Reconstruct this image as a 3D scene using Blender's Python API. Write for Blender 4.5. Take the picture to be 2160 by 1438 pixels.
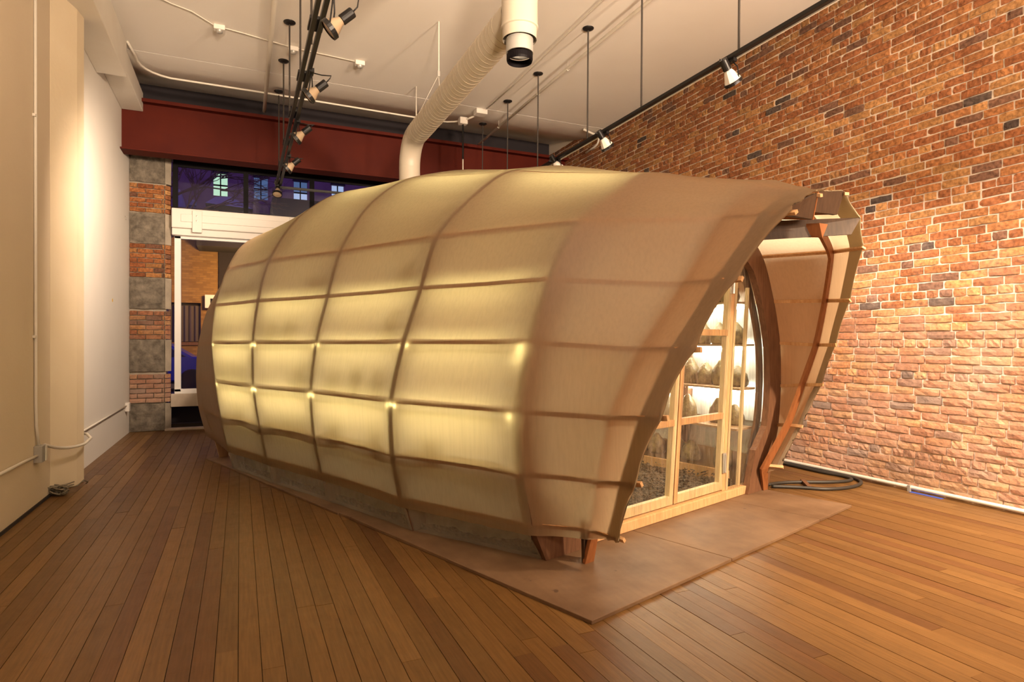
import bpy, bmesh, math, random
from mathutils import Vector, Matrix
from mathutils import noise as mnoise
random.seed(7)
sc = bpy.context.scene
for o in list(bpy.data.objects): bpy.data.objects.remove(o)
COL = sc.collection
TH = math.atan(574 / 1290)

# ------------------------------------------------------------------ camera
cam = bpy.data.objects.new('camera', bpy.data.cameras.new('camera')); COL.objects.link(cam)
cam.location = (0, 0, 1.27); cam.rotation_euler = (math.pi / 2, 0, -TH)
cam.data.sensor_width = 36; cam.data.lens = 36 * 1290 / 2160; cam.data.shift_y = 6 / 2160
cam.data.clip_start = 0.05; cam.data.clip_end = 200
sc.camera = cam

# ------------------------------------------------------------------ world, lights, exposure
sc.view_settings.view_transform = 'Standard'; sc.view_settings.look = 'None'
sc.view_settings.gamma = 1; sc.view_settings.use_curve_mapping = False
sc.view_settings.exposure = 0.14
sc.cycles.use_denoising = True
sc.cycles.max_bounces = 8; sc.cycles.diffuse_bounces = 4; sc.cycles.transparent_max_bounces = 24
sc.cycles.transmission_bounces = 6; sc.cycles.sample_clamp_indirect = 6
w = bpy.data.worlds.new('dusk'); sc.world = w; w.use_nodes = True
w.node_tree.nodes['Background'].inputs[0].default_value = (0.16, 0.105, 0.38, 1)
w.node_tree.nodes['Background'].inputs[1].default_value = 1.3
WARM = (1, .755, .54)

def lamp(kind, name, loc, aim, power, color=WARM, size=.1, spot=1.2, blend=.6, size_y=None):
    d = bpy.data.lights.new(name, kind); d.energy = power; d.color = color
    if kind == 'AREA':
        d.shape = 'RECTANGLE' if size_y else 'SQUARE'; d.size = size
        if size_y: d.size_y = size_y
    elif kind == 'SPOT': d.spot_size = spot; d.spot_blend = blend; d.shadow_soft_size = size
    else: d.shadow_soft_size = size
    o = bpy.data.objects.new(name, d); COL.objects.link(o); o.location = loc
    o.rotation_euler = (Vector(aim) - Vector(loc)).to_track_quat('-Z', 'Y').to_euler()
    return o
# unseen fill lamps added behind and above the camera to brighten the ceiling
lamp('AREA', 'ceiling_fill_area', (2.0, -1.4, 2.4), (2.2, 0.4, 4.67), 240, size=2.6, size_y=.6)
lamp('SPOT', 'ceiling_fill_spot', (0.6, -1.8, 2.5), (0.6, 3.9, 4.67), 2500, WARM, .3, 1.12, 1)
lamp('SPOT', 'ceiling_fill_spot', (3.8, -1.8, 2.5), (3.2, 4.2, 4.67), 2700, WARM, .3, 1.12, 1)
lamp('SPOT', 'wall_washer', (0.48, 1.6, 3.4), (-1.45, 3.4, 1.6), 12, (1, .76, .42), .12, 1.9, 1)
lamp('SPOT', 'wall_washer', (0.48, 6.3, 3.3), (-1.40, 8.6, 1.7), 800, (1, .77, .58), .1, 1.9, 1)
for (y0, y1, pw) in ((0.4, 1.6, 340), (2.0, 2.9, 345), (3.49, 4.0, 400), (5.32, 5.4, 130), (6.3, 7.0, 50)):
    lamp('SPOT', 'brick_washer', (3.42, y0, 3.26), (5.33, y1, .75), pw, (1, .81, .65), .05, 1.3, .95)
lamp('SPOT', 'floor_fill', (4.5, -0.3, 3.4), (4.2, 2.3, 0), 2300, (1, .74, .48), .15, 1.35, 1)  # added lamp out of view, brightens the floor on the right
lamp('AREA', 'street_lamp_glow', (0.2, 21.3, 3.4), (-1.4, 24, 2.6), 170, (1, .55, .16), size=.6)

# ------------------------------------------------------------------ helpers
MATS = {}
def mat(name, col=(.5, .5, .5), rough=.6, metal=0, noise=None, bump=0, bscale=40, spec=.5, build=None, coord='Object', stretch=(1, 1, 1)):
    m = bpy.data.materials.new(name); m.use_nodes = True; nt = m.node_tree; b = nt.nodes['Principled BSDF']
    b.inputs['Base Color'].default_value = (*col, 1); b.inputs['Roughness'].default_value = rough
    b.inputs['Metallic'].default_value = metal; b.inputs['Specular IOR Level'].default_value = spec
    tc = nt.nodes.new('ShaderNodeTexCoord'); mp = nt.nodes.new('ShaderNodeMapping')
    mp.inputs['Scale'].default_value = stretch
    nt.links.new(tc.outputs[coord], mp.inputs[0])
    if noise:
        col2, sc_, = noise
        n = nt.nodes.new('ShaderNodeTexNoise'); n.inputs['Scale'].default_value = sc_; n.inputs['Detail'].default_value = 5
        nt.links.new(mp.outputs[0], n.inputs['Vector'])
        r = nt.nodes.new('ShaderNodeValToRGB'); r.color_ramp.elements[0].color = (*col, 1); r.color_ramp.elements[1].color = (*col2, 1)
        r.color_ramp.elements[0].position = .35; r.color_ramp.elements[1].position = .7
        nt.links.new(n.outputs[0], r.inputs[0]); nt.links.new(r.outputs[0], b.inputs['Base Color'])
    if bump:
        n2 = nt.nodes.new('ShaderNodeTexNoise'); n2.inputs['Scale'].default_value = bscale; n2.inputs['Detail'].default_value = 4
        nt.links.new(mp.outputs[0], n2.inputs['Vector'])
        bp = nt.nodes.new('ShaderNodeBump'); bp.inputs['Strength'].default_value = bump; bp.inputs['Distance'].default_value = .01
        nt.links.new(n2.outputs[0], bp.inputs['Height']); nt.links.new(bp.outputs[0], b.inputs['Normal'])
    if build: build(nt, b, mp)
    MATS[name] = m
    return m

def N(nt, t, **k):
    n = nt.nodes.new('ShaderNode' + t)
    for a, v in k.items():
        if a in n.inputs: n.inputs[a].default_value = v
        else: setattr(n, a, v)
    return n
def mixc(nt, fac, a, b, mode='MIX'):
    n = nt.nodes.new('ShaderNodeMix'); n.data_type = 'RGBA'; n.blend_type = mode
    for sock, v in ((n.inputs[0], fac), (n.inputs[6], a), (n.inputs[7], b)):
        if isinstance(v, (int, float)): sock.default_value = v
        elif isinstance(v, tuple): sock.default_value = (*v, 1)
        else: nt.links.new(v, sock)
    return n.outputs[2]

class MB:
    def __init__(s): s.v = []; s.f = []; s.c = []
    def add(s, vs, fs, col=None):
        o = len(s.v); s.v += [tuple(x) for x in vs]; s.f += [tuple(i + o for i in f) for f in fs]
        if col: s.c += [col] * len(vs)
        return s
    def box(s, x0, x1, y0, y1, z0, z1, M=None, col=None):
        vs = [Vector((x, y, z)) for x in (x0, x1) for y in (y0, y1) for z in (z0, z1)]
        if M: vs = [M @ v for v in vs]
        return s.add(vs, [(0, 1, 3, 2), (4, 6, 7, 5), (0, 4, 5, 1), (2, 3, 7, 6), (0, 2, 6, 4), (1, 5, 7, 3)], col)
    def prism(s, pts, z0, z1, M=None):   # pts xy polygon
        n = len(pts); vs = [Vector((x, y, z)) for z in (z0, z1) for x, y in pts]
        if M: vs = [M @ v for v in vs]
        return s.add(vs, [tuple(range(n))[::-1], tuple(range(n, 2 * n))] + [(i, (i + 1) % n, n + (i + 1) % n, n + i) for i in range(n)])
    def hexa(s, a, b):                   # two quads of points
        return s.add(list(a) + list(b), [(3, 2, 1, 0), (4, 5, 6, 7)] + [(i, (i + 1) % 4, 4 + (i + 1) % 4, 4 + i) for i in range(4)])
    def tube(s, pts, r, n=10, caps=True, rad=None):
        P = [Vector(p) for p in pts]; rings = []
        up = None
        for i, p in enumerate(P):
            t = (P[min(i + 1, len(P) - 1)] - P[max(i - 1, 0)]).normalized()
            if up is None:
                up = t.cross(Vector((0, 0, 1)))
                if up.length < .05: up = t.cross(Vector((1, 0, 0)))
                up.normalize()
            else:
                up = (up - t * up.dot(t)).normalized()
            b = t.cross(up); rr = rad[i] if rad else r
            rings.append([p + (up * math.cos(2 * math.pi * k / n) + b * math.sin(2 * math.pi * k / n)) * rr for k in range(n)])
        vs = [v for R in rings for v in R]; fs = []
        for i in range(len(P) - 1):
            for k in range(n):
                a = i * n + k; b_ = i * n + (k + 1) % n; fs.append((a, b_, b_ + n, a + n))
        if caps: fs += [tuple(range(n))[::-1], tuple(range((len(P) - 1) * n, len(P) * n))]
        return s.add(vs, fs)
    def lathe(s, prof, c, axis=(0, 0, 1), n=20, close=False):   # prof: (r, h) pairs along axis from c
        ax = Vector(axis).normalized(); u = ax.cross(Vector((0, 0, 1)))
        if u.length < .05: u = Vector((1, 0, 0))
        u.normalize(); v = ax.cross(u); c = Vector(c); vs = []; fs = []
        for r, h in prof:
            vs += [c + ax * h + (u * math.cos(2 * math.pi * k / n) + v * math.sin(2 * math.pi * k / n)) * r for k in range(n)]
        for i in range(len(prof) - 1):
            for k in range(n):
                a = i * n + k; b = i * n + (k + 1) % n; fs.append((a, b, b + n, a + n))
        if prof[0][0] > 1e-4 and close: fs.append(tuple(range(n))[::-1])
        if prof[-1][0] > 1e-4 and close: fs.append(tuple(range((len(prof) - 1) * n, len(prof) * n)))
        return s.add(vs, fs)
    def build(s, name, m=None, parent=None, smooth=False, bevel=0, **props):
        me = bpy.data.meshes.new(name); me.from_pydata(s.v, [], s.f)
        if s.c:
            a = me.color_attributes.new('Col', 'FLOAT_COLOR', 'POINT')
            a.data.foreach_set('color', [x for c in s.c for x in (*c[:3], 1)])
        bm = bmesh.new(); bm.from_mesh(me); bmesh.ops.recalc_face_normals(bm, faces=bm.faces)
        if bevel: bmesh.ops.bevel(bm, geom=[e for e in bm.edges if len(e.link_faces) == 2 and e.calc_face_angle(0) > .5], offset=bevel, segments=1, affect='EDGES', clamp_overlap=True)
        bm.to_mesh(me); bm.free()
        if smooth: me.shade_smooth()
        if m: me.materials.append(MATS[m] if isinstance(m, str) else m)
        o = bpy.data.objects.new(name, me); COL.objects.link(o)
        if parent: o.parent = parent
        for k, v in props.items(): o[k] = v
        return o
def smooth_by_angle(o, deg=35):
    me = o.data; bm = bmesh.new(); bm.from_mesh(me)
    for f in bm.faces: f.smooth = True
    for e in bm.edges: e.smooth = (len(e.link_faces) == 2 and e.calc_face_angle(0) < math.radians(deg))
    bm.to_mesh(me); bm.free(); return o
def empty(name, loc=(0, 0, 0), rz=0, **props):
    o = bpy.data.objects.new(name, None); COL.objects.link(o); o.location = loc; o.rotation_euler = (0, 0, rz)
    o.empty_display_size = .1
    for k, v in props.items(): o[k] = v
    return o
def T(o, label, cat, group=None):
    o['label'] = label; o['category'] = cat
    if group: o['group'] = group
    return o
def S(o): o['kind'] = 'structure'; return o

# ------------------------------------------------------------------ materials
mat('plaster', (.72, .68, .60), .75, noise=((.66, .61, .52), 1.5), bump=.15, bscale=25)
def twotone(nt, b, mp):
    sp = N(nt, 'SeparateXYZ'); nt.links.new(mp.outputs[0], sp.inputs[0])
    gt = N(nt, 'Math', operation='GREATER_THAN'); gt.inputs[1].default_value = 6.5; nt.links.new(sp.outputs[1], gt.inputs[0])
    n = N(nt, 'TexNoise', Scale=1.4, Detail=5.0); nt.links.new(mp.outputs[0], n.inputs['Vector'])
    a = mixc(nt, n.outputs[0], (.60, .50, .36), (.66, .56, .42)); c2 = mixc(nt, n.outputs[0], (.68, .64, .56), (.74, .70, .63))
    nt.links.new(mixc(nt, gt.outputs[0], a, c2), b.inputs['Base Color'])
mat('plaster_twotone', rough=.75, bump=.15, bscale=25, build=twotone)
mat('plaster_old', (.70, .60, .44), .75, noise=((.64, .53, .36), 1.2), bump=.15, bscale=25)
mat('ceiling_paint', (.80, .77, .72), .8, noise=((.76, .72, .66), .8), bump=.1, bscale=12)
mat('white_paint', (.72, .68, .62), .5)
mat('conduit_white', (.66, .62, .54), .45)
mat('grey_metal', (.42, .41, .38), .4, .4)
mat('black_metal', (.010, .009, .009), .38, spec=.3)
mat('rod_black', (.03, .024, .02), .45)
mat('chrome', (.75, .72, .68), .22, 1)
mat('beam_red', (.082, .009, .003), .6, noise=((.068, .007, .003), 3), spec=.15)
mat('mortar', (.70, .60, .49), .95, bump=.5, bscale=60)
mat('mortar_grey', (.30, .26, .20), .95, noise=((.40, .34, .26), 6), bump=.6, bscale=50)
mat('gap_dark', (.018, .011, .007), .9)
mat('hose_black', (.03, .026, .022), .5)
mat('wire', (.06, .05, .045), .5, .3)
mat('cable_grey', (.20, .17, .12), .6)
mat('duct_paint', (.47, .42, .34), .45, bump=.08, bscale=15)
mat('pvc_frame', (.80, .78, .74), .35)
mat('dark_frame', (.004, .003, .004), .5, spec=.1)
mat('sill_paint', (.55, .47, .37), .6, noise=((.40, .33, .25), 5), bump=.2, bscale=20)
mat('blue_tape', (.05, .09, .42), .5)
mat('yellow_tag', (.75, .45, .03), .5)
def brick_nodes(nt, b, mp):
    at = N(nt, 'Attribute'); at.attribute_name = 'Col'
    n = N(nt, 'TexNoise', Scale=38.0, Detail=6.0); nt.links.new(mp.outputs[0], n.inputs['Vector'])
    r = N(nt, 'ValToRGB'); r.color_ramp.elements[0].color = (.55, .5, .48, 1); r.color_ramp.elements[1].color = (1.25, 1.2, 1.15, 1)
    r.color_ramp.elements[0].position = .3; r.color_ramp.elements[1].position = .65
    nt.links.new(n.outputs[0], r.inputs[0])
    c = mixc(nt, 1.0, at.outputs['Color'], r.outputs[0], 'MULTIPLY')
    # lime bloom and plaster residue, heavier low on the wall
    n2 = N(nt, 'TexNoise', Scale=1.3, Detail=7.0, Roughness=.7); nt.links.new(mp.outputs[0], n2.inputs['Vector'])
    sep = N(nt, 'SeparateXYZ'); nt.links.new(mp.outputs[0], sep.inputs[0])
    mr = N(nt, 'MapRange'); mr.inputs['From Min'].default_value = 0.0; mr.inputs['From Max'].default_value = 2.6
    mr.inputs['To Min'].default_value = .40; mr.inputs['To Max'].default_value = -.10
    nt.links.new(sep.outputs[2], mr.inputs[0])
    ad = N(nt, 'Math', operation='ADD'); nt.links.new(n2.outputs[0], ad.inputs[0]); nt.links.new(mr.outputs[0], ad.inputs[1])
    r2 = N(nt, 'ValToRGB'); r2.color_ramp.elements[0].position = .5; r2.color_ramp.elements[1].position = .85
    r2.color_ramp.elements[0].color = (0, 0, 0, 1); r2.color_ramp.elements[1].color = (.55, .55, .55, 1)
    nt.links.new(ad.outputs[0], r2.inputs[0])
    c = mixc(nt, r2.outputs[0], c, (.50, .345, .26))
    nt.links.new(c, b.inputs['Base Color'])
    n3 = N(nt, 'TexNoise', Scale=55.0, Detail=5.0); nt.links.new(mp.outputs[0], n3.inputs['Vector'])
    bp = N(nt, 'Bump', Strength=.7, Distance=.006); nt.links.new(n3.outputs[0], bp.inputs['Height']); nt.links.new(bp.outputs[0], b.inputs['Normal'])
mat('brick', rough=.9, build=brick_nodes, spec=.25)
def stone_nodes(nt, b, mp):
    n = N(nt, 'TexNoise', Scale=9.0, Detail=8.0, Roughness=.65); nt.links.new(mp.outputs[0], n.inputs['Vector'])
    r = N(nt, 'ValToRGB'); r.color_ramp.elements[0].color = (.10, .085, .065, 1); r.color_ramp.elements[1].color = (.26, .22, .17, 1)
    r.color_ramp.elements[0].position = .35; r.color_ramp.elements[1].position = .7
    nt.links.new(n.outputs[0], r.inputs[0]); nt.links.new(r.outputs[0], b.inputs['Base Color'])
    bp = N(nt, 'Bump', Strength=1.0, Distance=.03); nt.links.new(n.outputs[0], bp.inputs['Height']); nt.links.new(bp.outputs[0], b.inputs['Normal'])
mat('stone', rough=.9, build=stone_nodes, spec=.2)
def floor_nodes(nt, b, mp):
    at = N(nt, 'Attribute'); at.attribute_name = 'Col'
    g = N(nt, 'TexNoise', Scale=6.0, Detail=8.0, Roughness=.6); m2 = N(nt, 'Mapping'); m2.inputs['Scale'].default_value = (14, .7, 4)
    nt.links.new(mp.outputs[0], m2.inputs[0]); nt.links.new(m2.outputs[0], g.inputs['Vector'])
    r = N(nt, 'ValToRGB'); r.color_ramp.elements[0].color = (.72, .68, .62, 1); r.color_ramp.elements[1].color = (1.15, 1.12, 1.08, 1)
    r.color_ramp.elements[0].position = .3; r.color_ramp.elements[1].position = .7
    nt.links.new(g.outputs[0], r.inputs[0])
    c = mixc(nt, 1.0, at.outputs['Color'], r.outputs[0], 'MULTIPLY')
    s = N(nt, 'TexNoise', Scale=7.0, Detail=9.0, Roughness=.75); nt.links.new(mp.outputs[0], s.inputs['Vector'])
    r2 = N(nt, 'ValToRGB'); r2.color_ramp.elements[0].position = .58; r2.color_ramp.elements[1].position = .74
    r2.color_ramp.elements[0].color = (0, 0, 0, 1); r2.color_ramp.elements[1].color = (.5, .5, .5, 1)
    nt.links.new(s.outputs[0], r2.inputs[0])
    c = mixc(nt, r2.outputs[0], c, (.07, .04, .025))
    s2 = N(nt, 'TexNoise', Scale=.9, Detail=3.0); nt.links.new(mp.outputs[0], s2.inputs['Vector'])
    r4 = N(nt, 'ValToRGB'); r4.color_ramp.elements[0].color = (.8, .74, .7, 1); r4.color_ramp.elements[1].color = (1.1, 1.08, 1.05, 1)
    nt.links.new(s2.outputs[0], r4.inputs[0]); c = mixc(nt, 1.0, c, r4.outputs[0], 'MULTIPLY')
    nt.links.new(c, b.inputs['Base Color'])
    r3 = N(nt, 'MapRange'); r3.inputs['To Min'].default_value = .30; r3.inputs['To Max'].default_value = .55
    nt.links.new(s.outputs[0], r3.inputs[0]); nt.links.new(r3.outputs[0], b.inputs['Roughness'])
    bp = N(nt, 'Bump', Strength=.12, Distance=.004); nt.links.new(g.outputs[0], bp.inputs['Height']); nt.links.new(bp.outputs[0], b.inputs['Normal'])
mat('floorboard', rough=.4, build=floor_nodes, spec=.4)
def ply_nodes(nt, b, mp, A=(.115, .064, .034), B=(.21, .13, .075)):
    n = N(nt, 'TexNoise', Scale=2.2, Detail=8.0, Roughness=.6); nt.links.new(mp.outputs[0], n.inputs['Vector'])
    r = N(nt, 'ValToRGB'); r.color_ramp.elements[0].color = (*A, 1); r.color_ramp.elements[1].color = (*B, 1)
    r.color_ramp.elements[0].position = .3; r.color_ramp.elements[1].position = .7
    nt.links.new(n.outputs[0], r.inputs[0])
    g = N(nt, 'TexNoise', Scale=30.0, Detail=5.0); m2 = N(nt, 'Mapping'); m2.inputs['Scale'].default_value = (1, .08, 1)
    nt.links.new(mp.outputs[0], m2.inputs[0]); nt.links.new(m2.outputs[0], g.inputs['Vector'])
    r2 = N(nt, 'ValToRGB'); r2.color_ramp.elements[0].color = (.85, .82, .8, 1); r2.color_ramp.elements[1].color = (1.1, 1.1, 1.1, 1)
    nt.links.new(g.outputs[0], r2.inputs[0])
    c = mixc(nt, 1.0, r.outputs[0], r2.outputs[0], 'MULTIPLY')
    sp = N(nt, 'TexNoise', Scale=14.0, Detail=2.0); nt.links.new(mp.outputs[0], sp.inputs['Vector'])
    r3 = N(nt, 'ValToRGB'); r3.color_ramp.elements[0].position = .72; r3.color_ramp.elements[1].position = .76
    r3.color_ramp.elements[0].color = (0, 0, 0, 1); r3.color_ramp.elements[1].color = (.7, .7, .7, 1)
    nt.links.new(sp.outputs[0], r3.inputs[0])
    c = mixc(nt, r3.outputs[0], c, (.05, .03, .02))
    nt.links.new(c, b.inputs['Base Color'])
mat('plywood', rough=.6, build=ply_nodes, spec=.3)
def wood(name, A, B, rough=.55):
    def f(nt, b, mp):
        g = N(nt, 'TexNoise', Scale=5.0, Detail=7.0, Roughness=.6); m2 = N(nt, 'Mapping'); m2.inputs['Scale'].default_value = (9, 9, 1.2)
        nt.links.new(mp.outputs[0], m2.inputs[0]); nt.links.new(m2.outputs[0], g.inputs['Vector'])
        r = N(nt, 'ValToRGB'); r.color_ramp.elements[0].color = (*A, 1); r.color_ramp.elements[1].color = (*B, 1)
        r.color_ramp.elements[0].position = .3; r.color_ramp.elements[1].position = .7
        nt.links.new(g.outputs[0], r.inputs[0]); nt.links.new(r.outputs[0], b.inputs['Base Color'])
    mat(name, rough=rough, build=f, spec=.3)
wood('pine', (.50, .27, .12), (.66, .42, .22))
wood('pine_pale', (.62, .46, .26), (.75, .60, .38))
wood('rib_ply', (.11, .050, .028), (.19, .095, .05))
wood('rib_orange', (.22, .075, .025), (.30, .115, .04))
wood('gusset_dark', (.035, .018, .010), (.065, .036, .02))
wood('shelf_wood', (.35, .22, .12), (.45, .30, .18))
def canvas(name, dcol, tcol, fac, gloss=.06):
    m = bpy.data.materials.new(name); m.use_nodes = True; nt = m.node_tree; nt.nodes.clear()
    out = N(nt, 'OutputMaterial'); tc = N(nt, 'TexCoord')
    n = N(nt, 'TexNoise', Scale=2.0, Detail=5.0); nt.links.new(tc.outputs['Object'], n.inputs['Vector'])
    mp = N(nt, 'Mapping'); mp.inputs['Scale'].default_value = (26, 26, 1.6); nt.links.new(tc.outputs['Object'], mp.inputs[0])
    st = N(nt, 'TexNoise', Scale=2.0, Detail=6.0); nt.links.new(mp.outputs[0], st.inputs['Vector'])
    r = N(nt, 'ValToRGB'); r.color_ramp.elements[0].color = tuple(x * .86 for x in dcol) + (1,); r.color_ramp.elements[1].color = (*dcol, 1)
    nt.links.new(n.outputs[0], r.inputs[0])
    r1 = N(nt, 'ValToRGB'); r1.color_ramp.elements[0].color = tuple(x * .9 for x in tcol) + (1,); r1.color_ramp.elements[1].color = (*tcol, 1)
    r1.color_ramp.elements[0].position = .3; r1.color_ramp.elements[1].position = .6
    nt.links.new(st.outputs[0], r1.inputs[0])
    wv = N(nt, 'TexNoise', Scale=7.0, Detail=3.0, Distortion=1.0); nt.links.new(tc.outputs['Object'], wv.inputs['Vector'])
    bp = N(nt, 'Bump', Strength=.05, Distance=.03); nt.links.new(wv.outputs[0], bp.inputs['Height'])
    d = N(nt, 'BsdfDiffuse'); t = N(nt, 'BsdfTranslucent'); g = N(nt, 'BsdfGlossy', Roughness=.42)
    for x in (d, t, g): nt.links.new(bp.outputs[0], x.inputs['Normal'])
    nt.links.new(r.outputs[0], d.inputs[0]); nt.links.new(r1.outputs[0], t.inputs[0])
    m1 = N(nt, 'MixShader'); m1.inputs[0].default_value = fac; nt.links.new(d.outputs[0], m1.inputs[1]); nt.links.new(t.outputs[0], m1.inputs[2])
    m2 = N(nt, 'MixShader'); m2.inputs[0].default_value = gloss; nt.links.new(m1.outputs[0], m2.inputs[1]); nt.links.new(g.outputs[0], m2.inputs[2])
    nt.links.new(m2.outputs[0], out.inputs[0]); MATS[name] = m
canvas('canvas', (.235, .160, .094), (.82, .66, .44), .50)
canvas('reflective_lining', (.85, .84, .80), (.8, .8, .7), .35)
canvas('canvas_hem', (.25, .18, .115), (.6, .5, .3), .25)
def sheet(name, tint, trans, rough, streak, gl=.45):
    m = bpy.data.materials.new(name); m.use_nodes = True; nt = m.node_tree; nt.nodes.clear()
    out = N(nt, 'OutputMaterial'); tr = N(nt, 'BsdfTransparent'); tr.inputs[0].default_value = (*tint, 1)
    g = N(nt, 'BsdfGlossy', Roughness=rough); d = N(nt, 'BsdfDiffuse'); d.inputs[0].default_value = (.42, .42, .36, 1)
    tc = N(nt, 'TexCoord'); mp = N(nt, 'Mapping'); mp.inputs['Scale'].default_value = streak; nt.links.new(tc.outputs['Object'], mp.inputs[0])
    n = N(nt, 'TexNoise', Scale=3.0, Detail=6.0); nt.links.new(mp.outputs[0], n.inputs['Vector'])
    bp = N(nt, 'Bump', Strength=.35, Distance=.02); nt.links.new(n.outputs[0], bp.inputs['Height']); nt.links.new(bp.outputs[0], g.inputs['Normal'])
    m0 = N(nt, 'MixShader'); m0.inputs[0].default_value = gl; nt.links.new(d.outputs[0], m0.inputs[1]); nt.links.new(g.outputs[0], m0.inputs[2])
    r = N(nt, 'MapRange'); r.inputs['From Min'].default_value = .35; r.inputs['From Max'].default_value = .7
    r.inputs['To Min'].default_value = trans; r.inputs['To Max'].default_value = trans * .6
    nt.links.new(n.outputs[0], r.inputs[0])
    m1 = N(nt, 'MixShader'); nt.links.new(r.outputs[0], m1.inputs[0]); nt.links.new(m0.outputs[0], m1.inputs[1]); nt.links.new(tr.outputs[0], m1.inputs[2])
    nt.links.new(m1.outputs[0], out.inputs[0]); MATS[name] = m
sheet('clear_panel', (.96, .96, .92), .94, .12, (20, 20, 1), .85)
sheet('plastic_film', (.85, .85, .8), .46, .25, (14, 10, 2))
m = bpy.data.materials.new('window_glass'); m.use_nodes = True; nt = m.node_tree; nt.nodes.clear()
o_ = N(nt, 'OutputMaterial'); a_ = N(nt, 'BsdfTransparent'); a_.inputs[0].default_value = (.95, .96, .97, 1); g_ = N(nt, 'BsdfGlossy', Roughness=.02); fr = N(nt, 'Fresnel', IOR=1.35); mx = N(nt, 'MixShader')
nt.links.new(fr.outputs[0], mx.inputs[0]); nt.links.new(a_.outputs[0], mx.inputs[1]); nt.links.new(g_.outputs[0], mx.inputs[2]); nt.links.new(mx.outputs[0], o_.inputs[0]); MATS['window_glass'] = m
def emis(name, col, s):
    m = bpy.data.materials.new(name); m.use_nodes = True; nt = m.node_tree; nt.nodes.clear()
    out = N(nt, 'OutputMaterial'); e = N(nt, 'Emission', Strength=s); e.inputs[0].default_value = (*col, 1); nt.links.new(e.outputs[0], out.inputs[0]); MATS[name] = m
emis('tube_glow', (1, .93, .48), 18)
emis('tube_glow_white', (1, .95, .74), 70)
emis('tube_glow_soft', (1, .92, .5), 26)
emis('lit_window', (.55, .85, .62), .9)
emis('lit_window_dim', (.16, .26, .55), .45)
emis('lit_window_pale', (.5, .62, .95), .75)
emis('par_glow', (1, .9, .75), 6)
def chips_nodes(nt, b, mp):
    v = N(nt, 'TexVoronoi', Scale=38.0); nt.links.new(mp.outputs[0], v.inputs['Vector'])
    r = N(nt, 'ValToRGB'); r.color_ramp.elements[0].color = (.008, .005, .003, 1); r.color_ramp.elements[1].color = (.13, .085, .045, 1)
    nt.links.new(v.outputs['Color'], r.inputs[0]); nt.links.new(r.outputs[0], b.inputs['Base Color'])
    bp = N(nt, 'Bump', Strength=1.0, Distance=.03); nt.links.new(v.outputs['Distance'], bp.inputs['Height']); nt.links.new(bp.outputs[0], b.inputs['Normal'])
mat('wood_chips', rough=.95, build=chips_nodes)
mat('straw_bag', (.10, .07, .03), .4, noise=((.26, .20, .09), 22), bump=.8, bscale=40)
mat('bag_film', (.62, .60, .52), .25, noise=((.45, .42, .33), 12), bump=.6, bscale=18)
mat('facade_purple', (.24, .14, .17), .9, noise=((.19, .10, .13), 2))
mat('roof_slate', (.22, .20, .30), .8)
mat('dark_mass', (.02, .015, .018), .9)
mat('curtain', (.09, .07, .08), .9)
mat('bark', (.16, .09, .055), .95)
mat('asphalt', (.04, .04, .045), .9)
mat('car_blue', (.01, .02, .30), .3, spec=.6)
mat('car_glass', (.01, .012, .02), .15)
mat('rubber', (.012, .012, .012), .8)
mat('sign_white', (.75, .73, .7), .5)
mat('bulb_glass', (.34, .25, .16), .35)

# ------------------------------------------------------------------ room shell
XL, XR, YB, YF, ZC = -1.451, 5.33, -3.0, 10.24, 4.67
def brick_block(mb, o, ux, L, Hh, nrm, depth, proud, col, rough=.004, nx=4):
    """one brick: a wavering front face and four sides going back to the mortar"""
    ux = Vector(ux); nrm = Vector(nrm); o = Vector(o); uz = Vector((0, 0, 1))
    nz = 2; vs = []; fs = []
    for j in range(nz + 1):
        for i in range(nx + 1):
            a, b = i / nx, j / nz
            edge = i in (0, nx) or j in (0, nz)
            ja = (random.uniform(-1, 1) * .004 if edge else random.uniform(-.004, .004))
            d = proud + random.uniform(-rough, rough) - (.003 if edge else 0) - (.004 if (i in (0, nx) and j in (0, nz)) else 0)
            vs.append(o + ux * (a * L + (ja if 0 < i < nx else abs(ja) * (1 if i == 0 else -1) * .7)) + uz * (b * Hh + (ja * .8 if j != 1 else 0)) + nrm * d)
    W = nx + 1
    for j in range(nz):
        for i in range(nx): a = j * W + i; fs.append((a, a + 1, a + 1 + W, a + W))
    per = list(range(W)) + [W * j + nx for j in range(1, nz + 1)] + [W * nz + i for i in range(nx - 1, -1, -1)] + [W * j for j in range(nz - 1, 0, -1)]
    base = len(vs)
    for k in per: v = vs[k]; vs.append(v - nrm * ((v - o).dot(nrm) + depth))
    for k in range(len(per)): k2 = (k + 1) % len(per); fs.append((per[k], base + k, base + k2, per[k2]))
    mb.add(vs, fs, col)
def brick_col(darker=1.0):
    r = random.random()
    if r < .022: c = (.11, .085, .075)
    elif r < .09: c = (.22, .12, .08)
    elif r < .50: c = (.36, .145, .062)
    elif r < .80: c = (.43, .195, .078)
    else: c = (.50, .27, .11)
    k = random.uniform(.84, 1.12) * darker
    return tuple(x * k for x in c)

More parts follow.
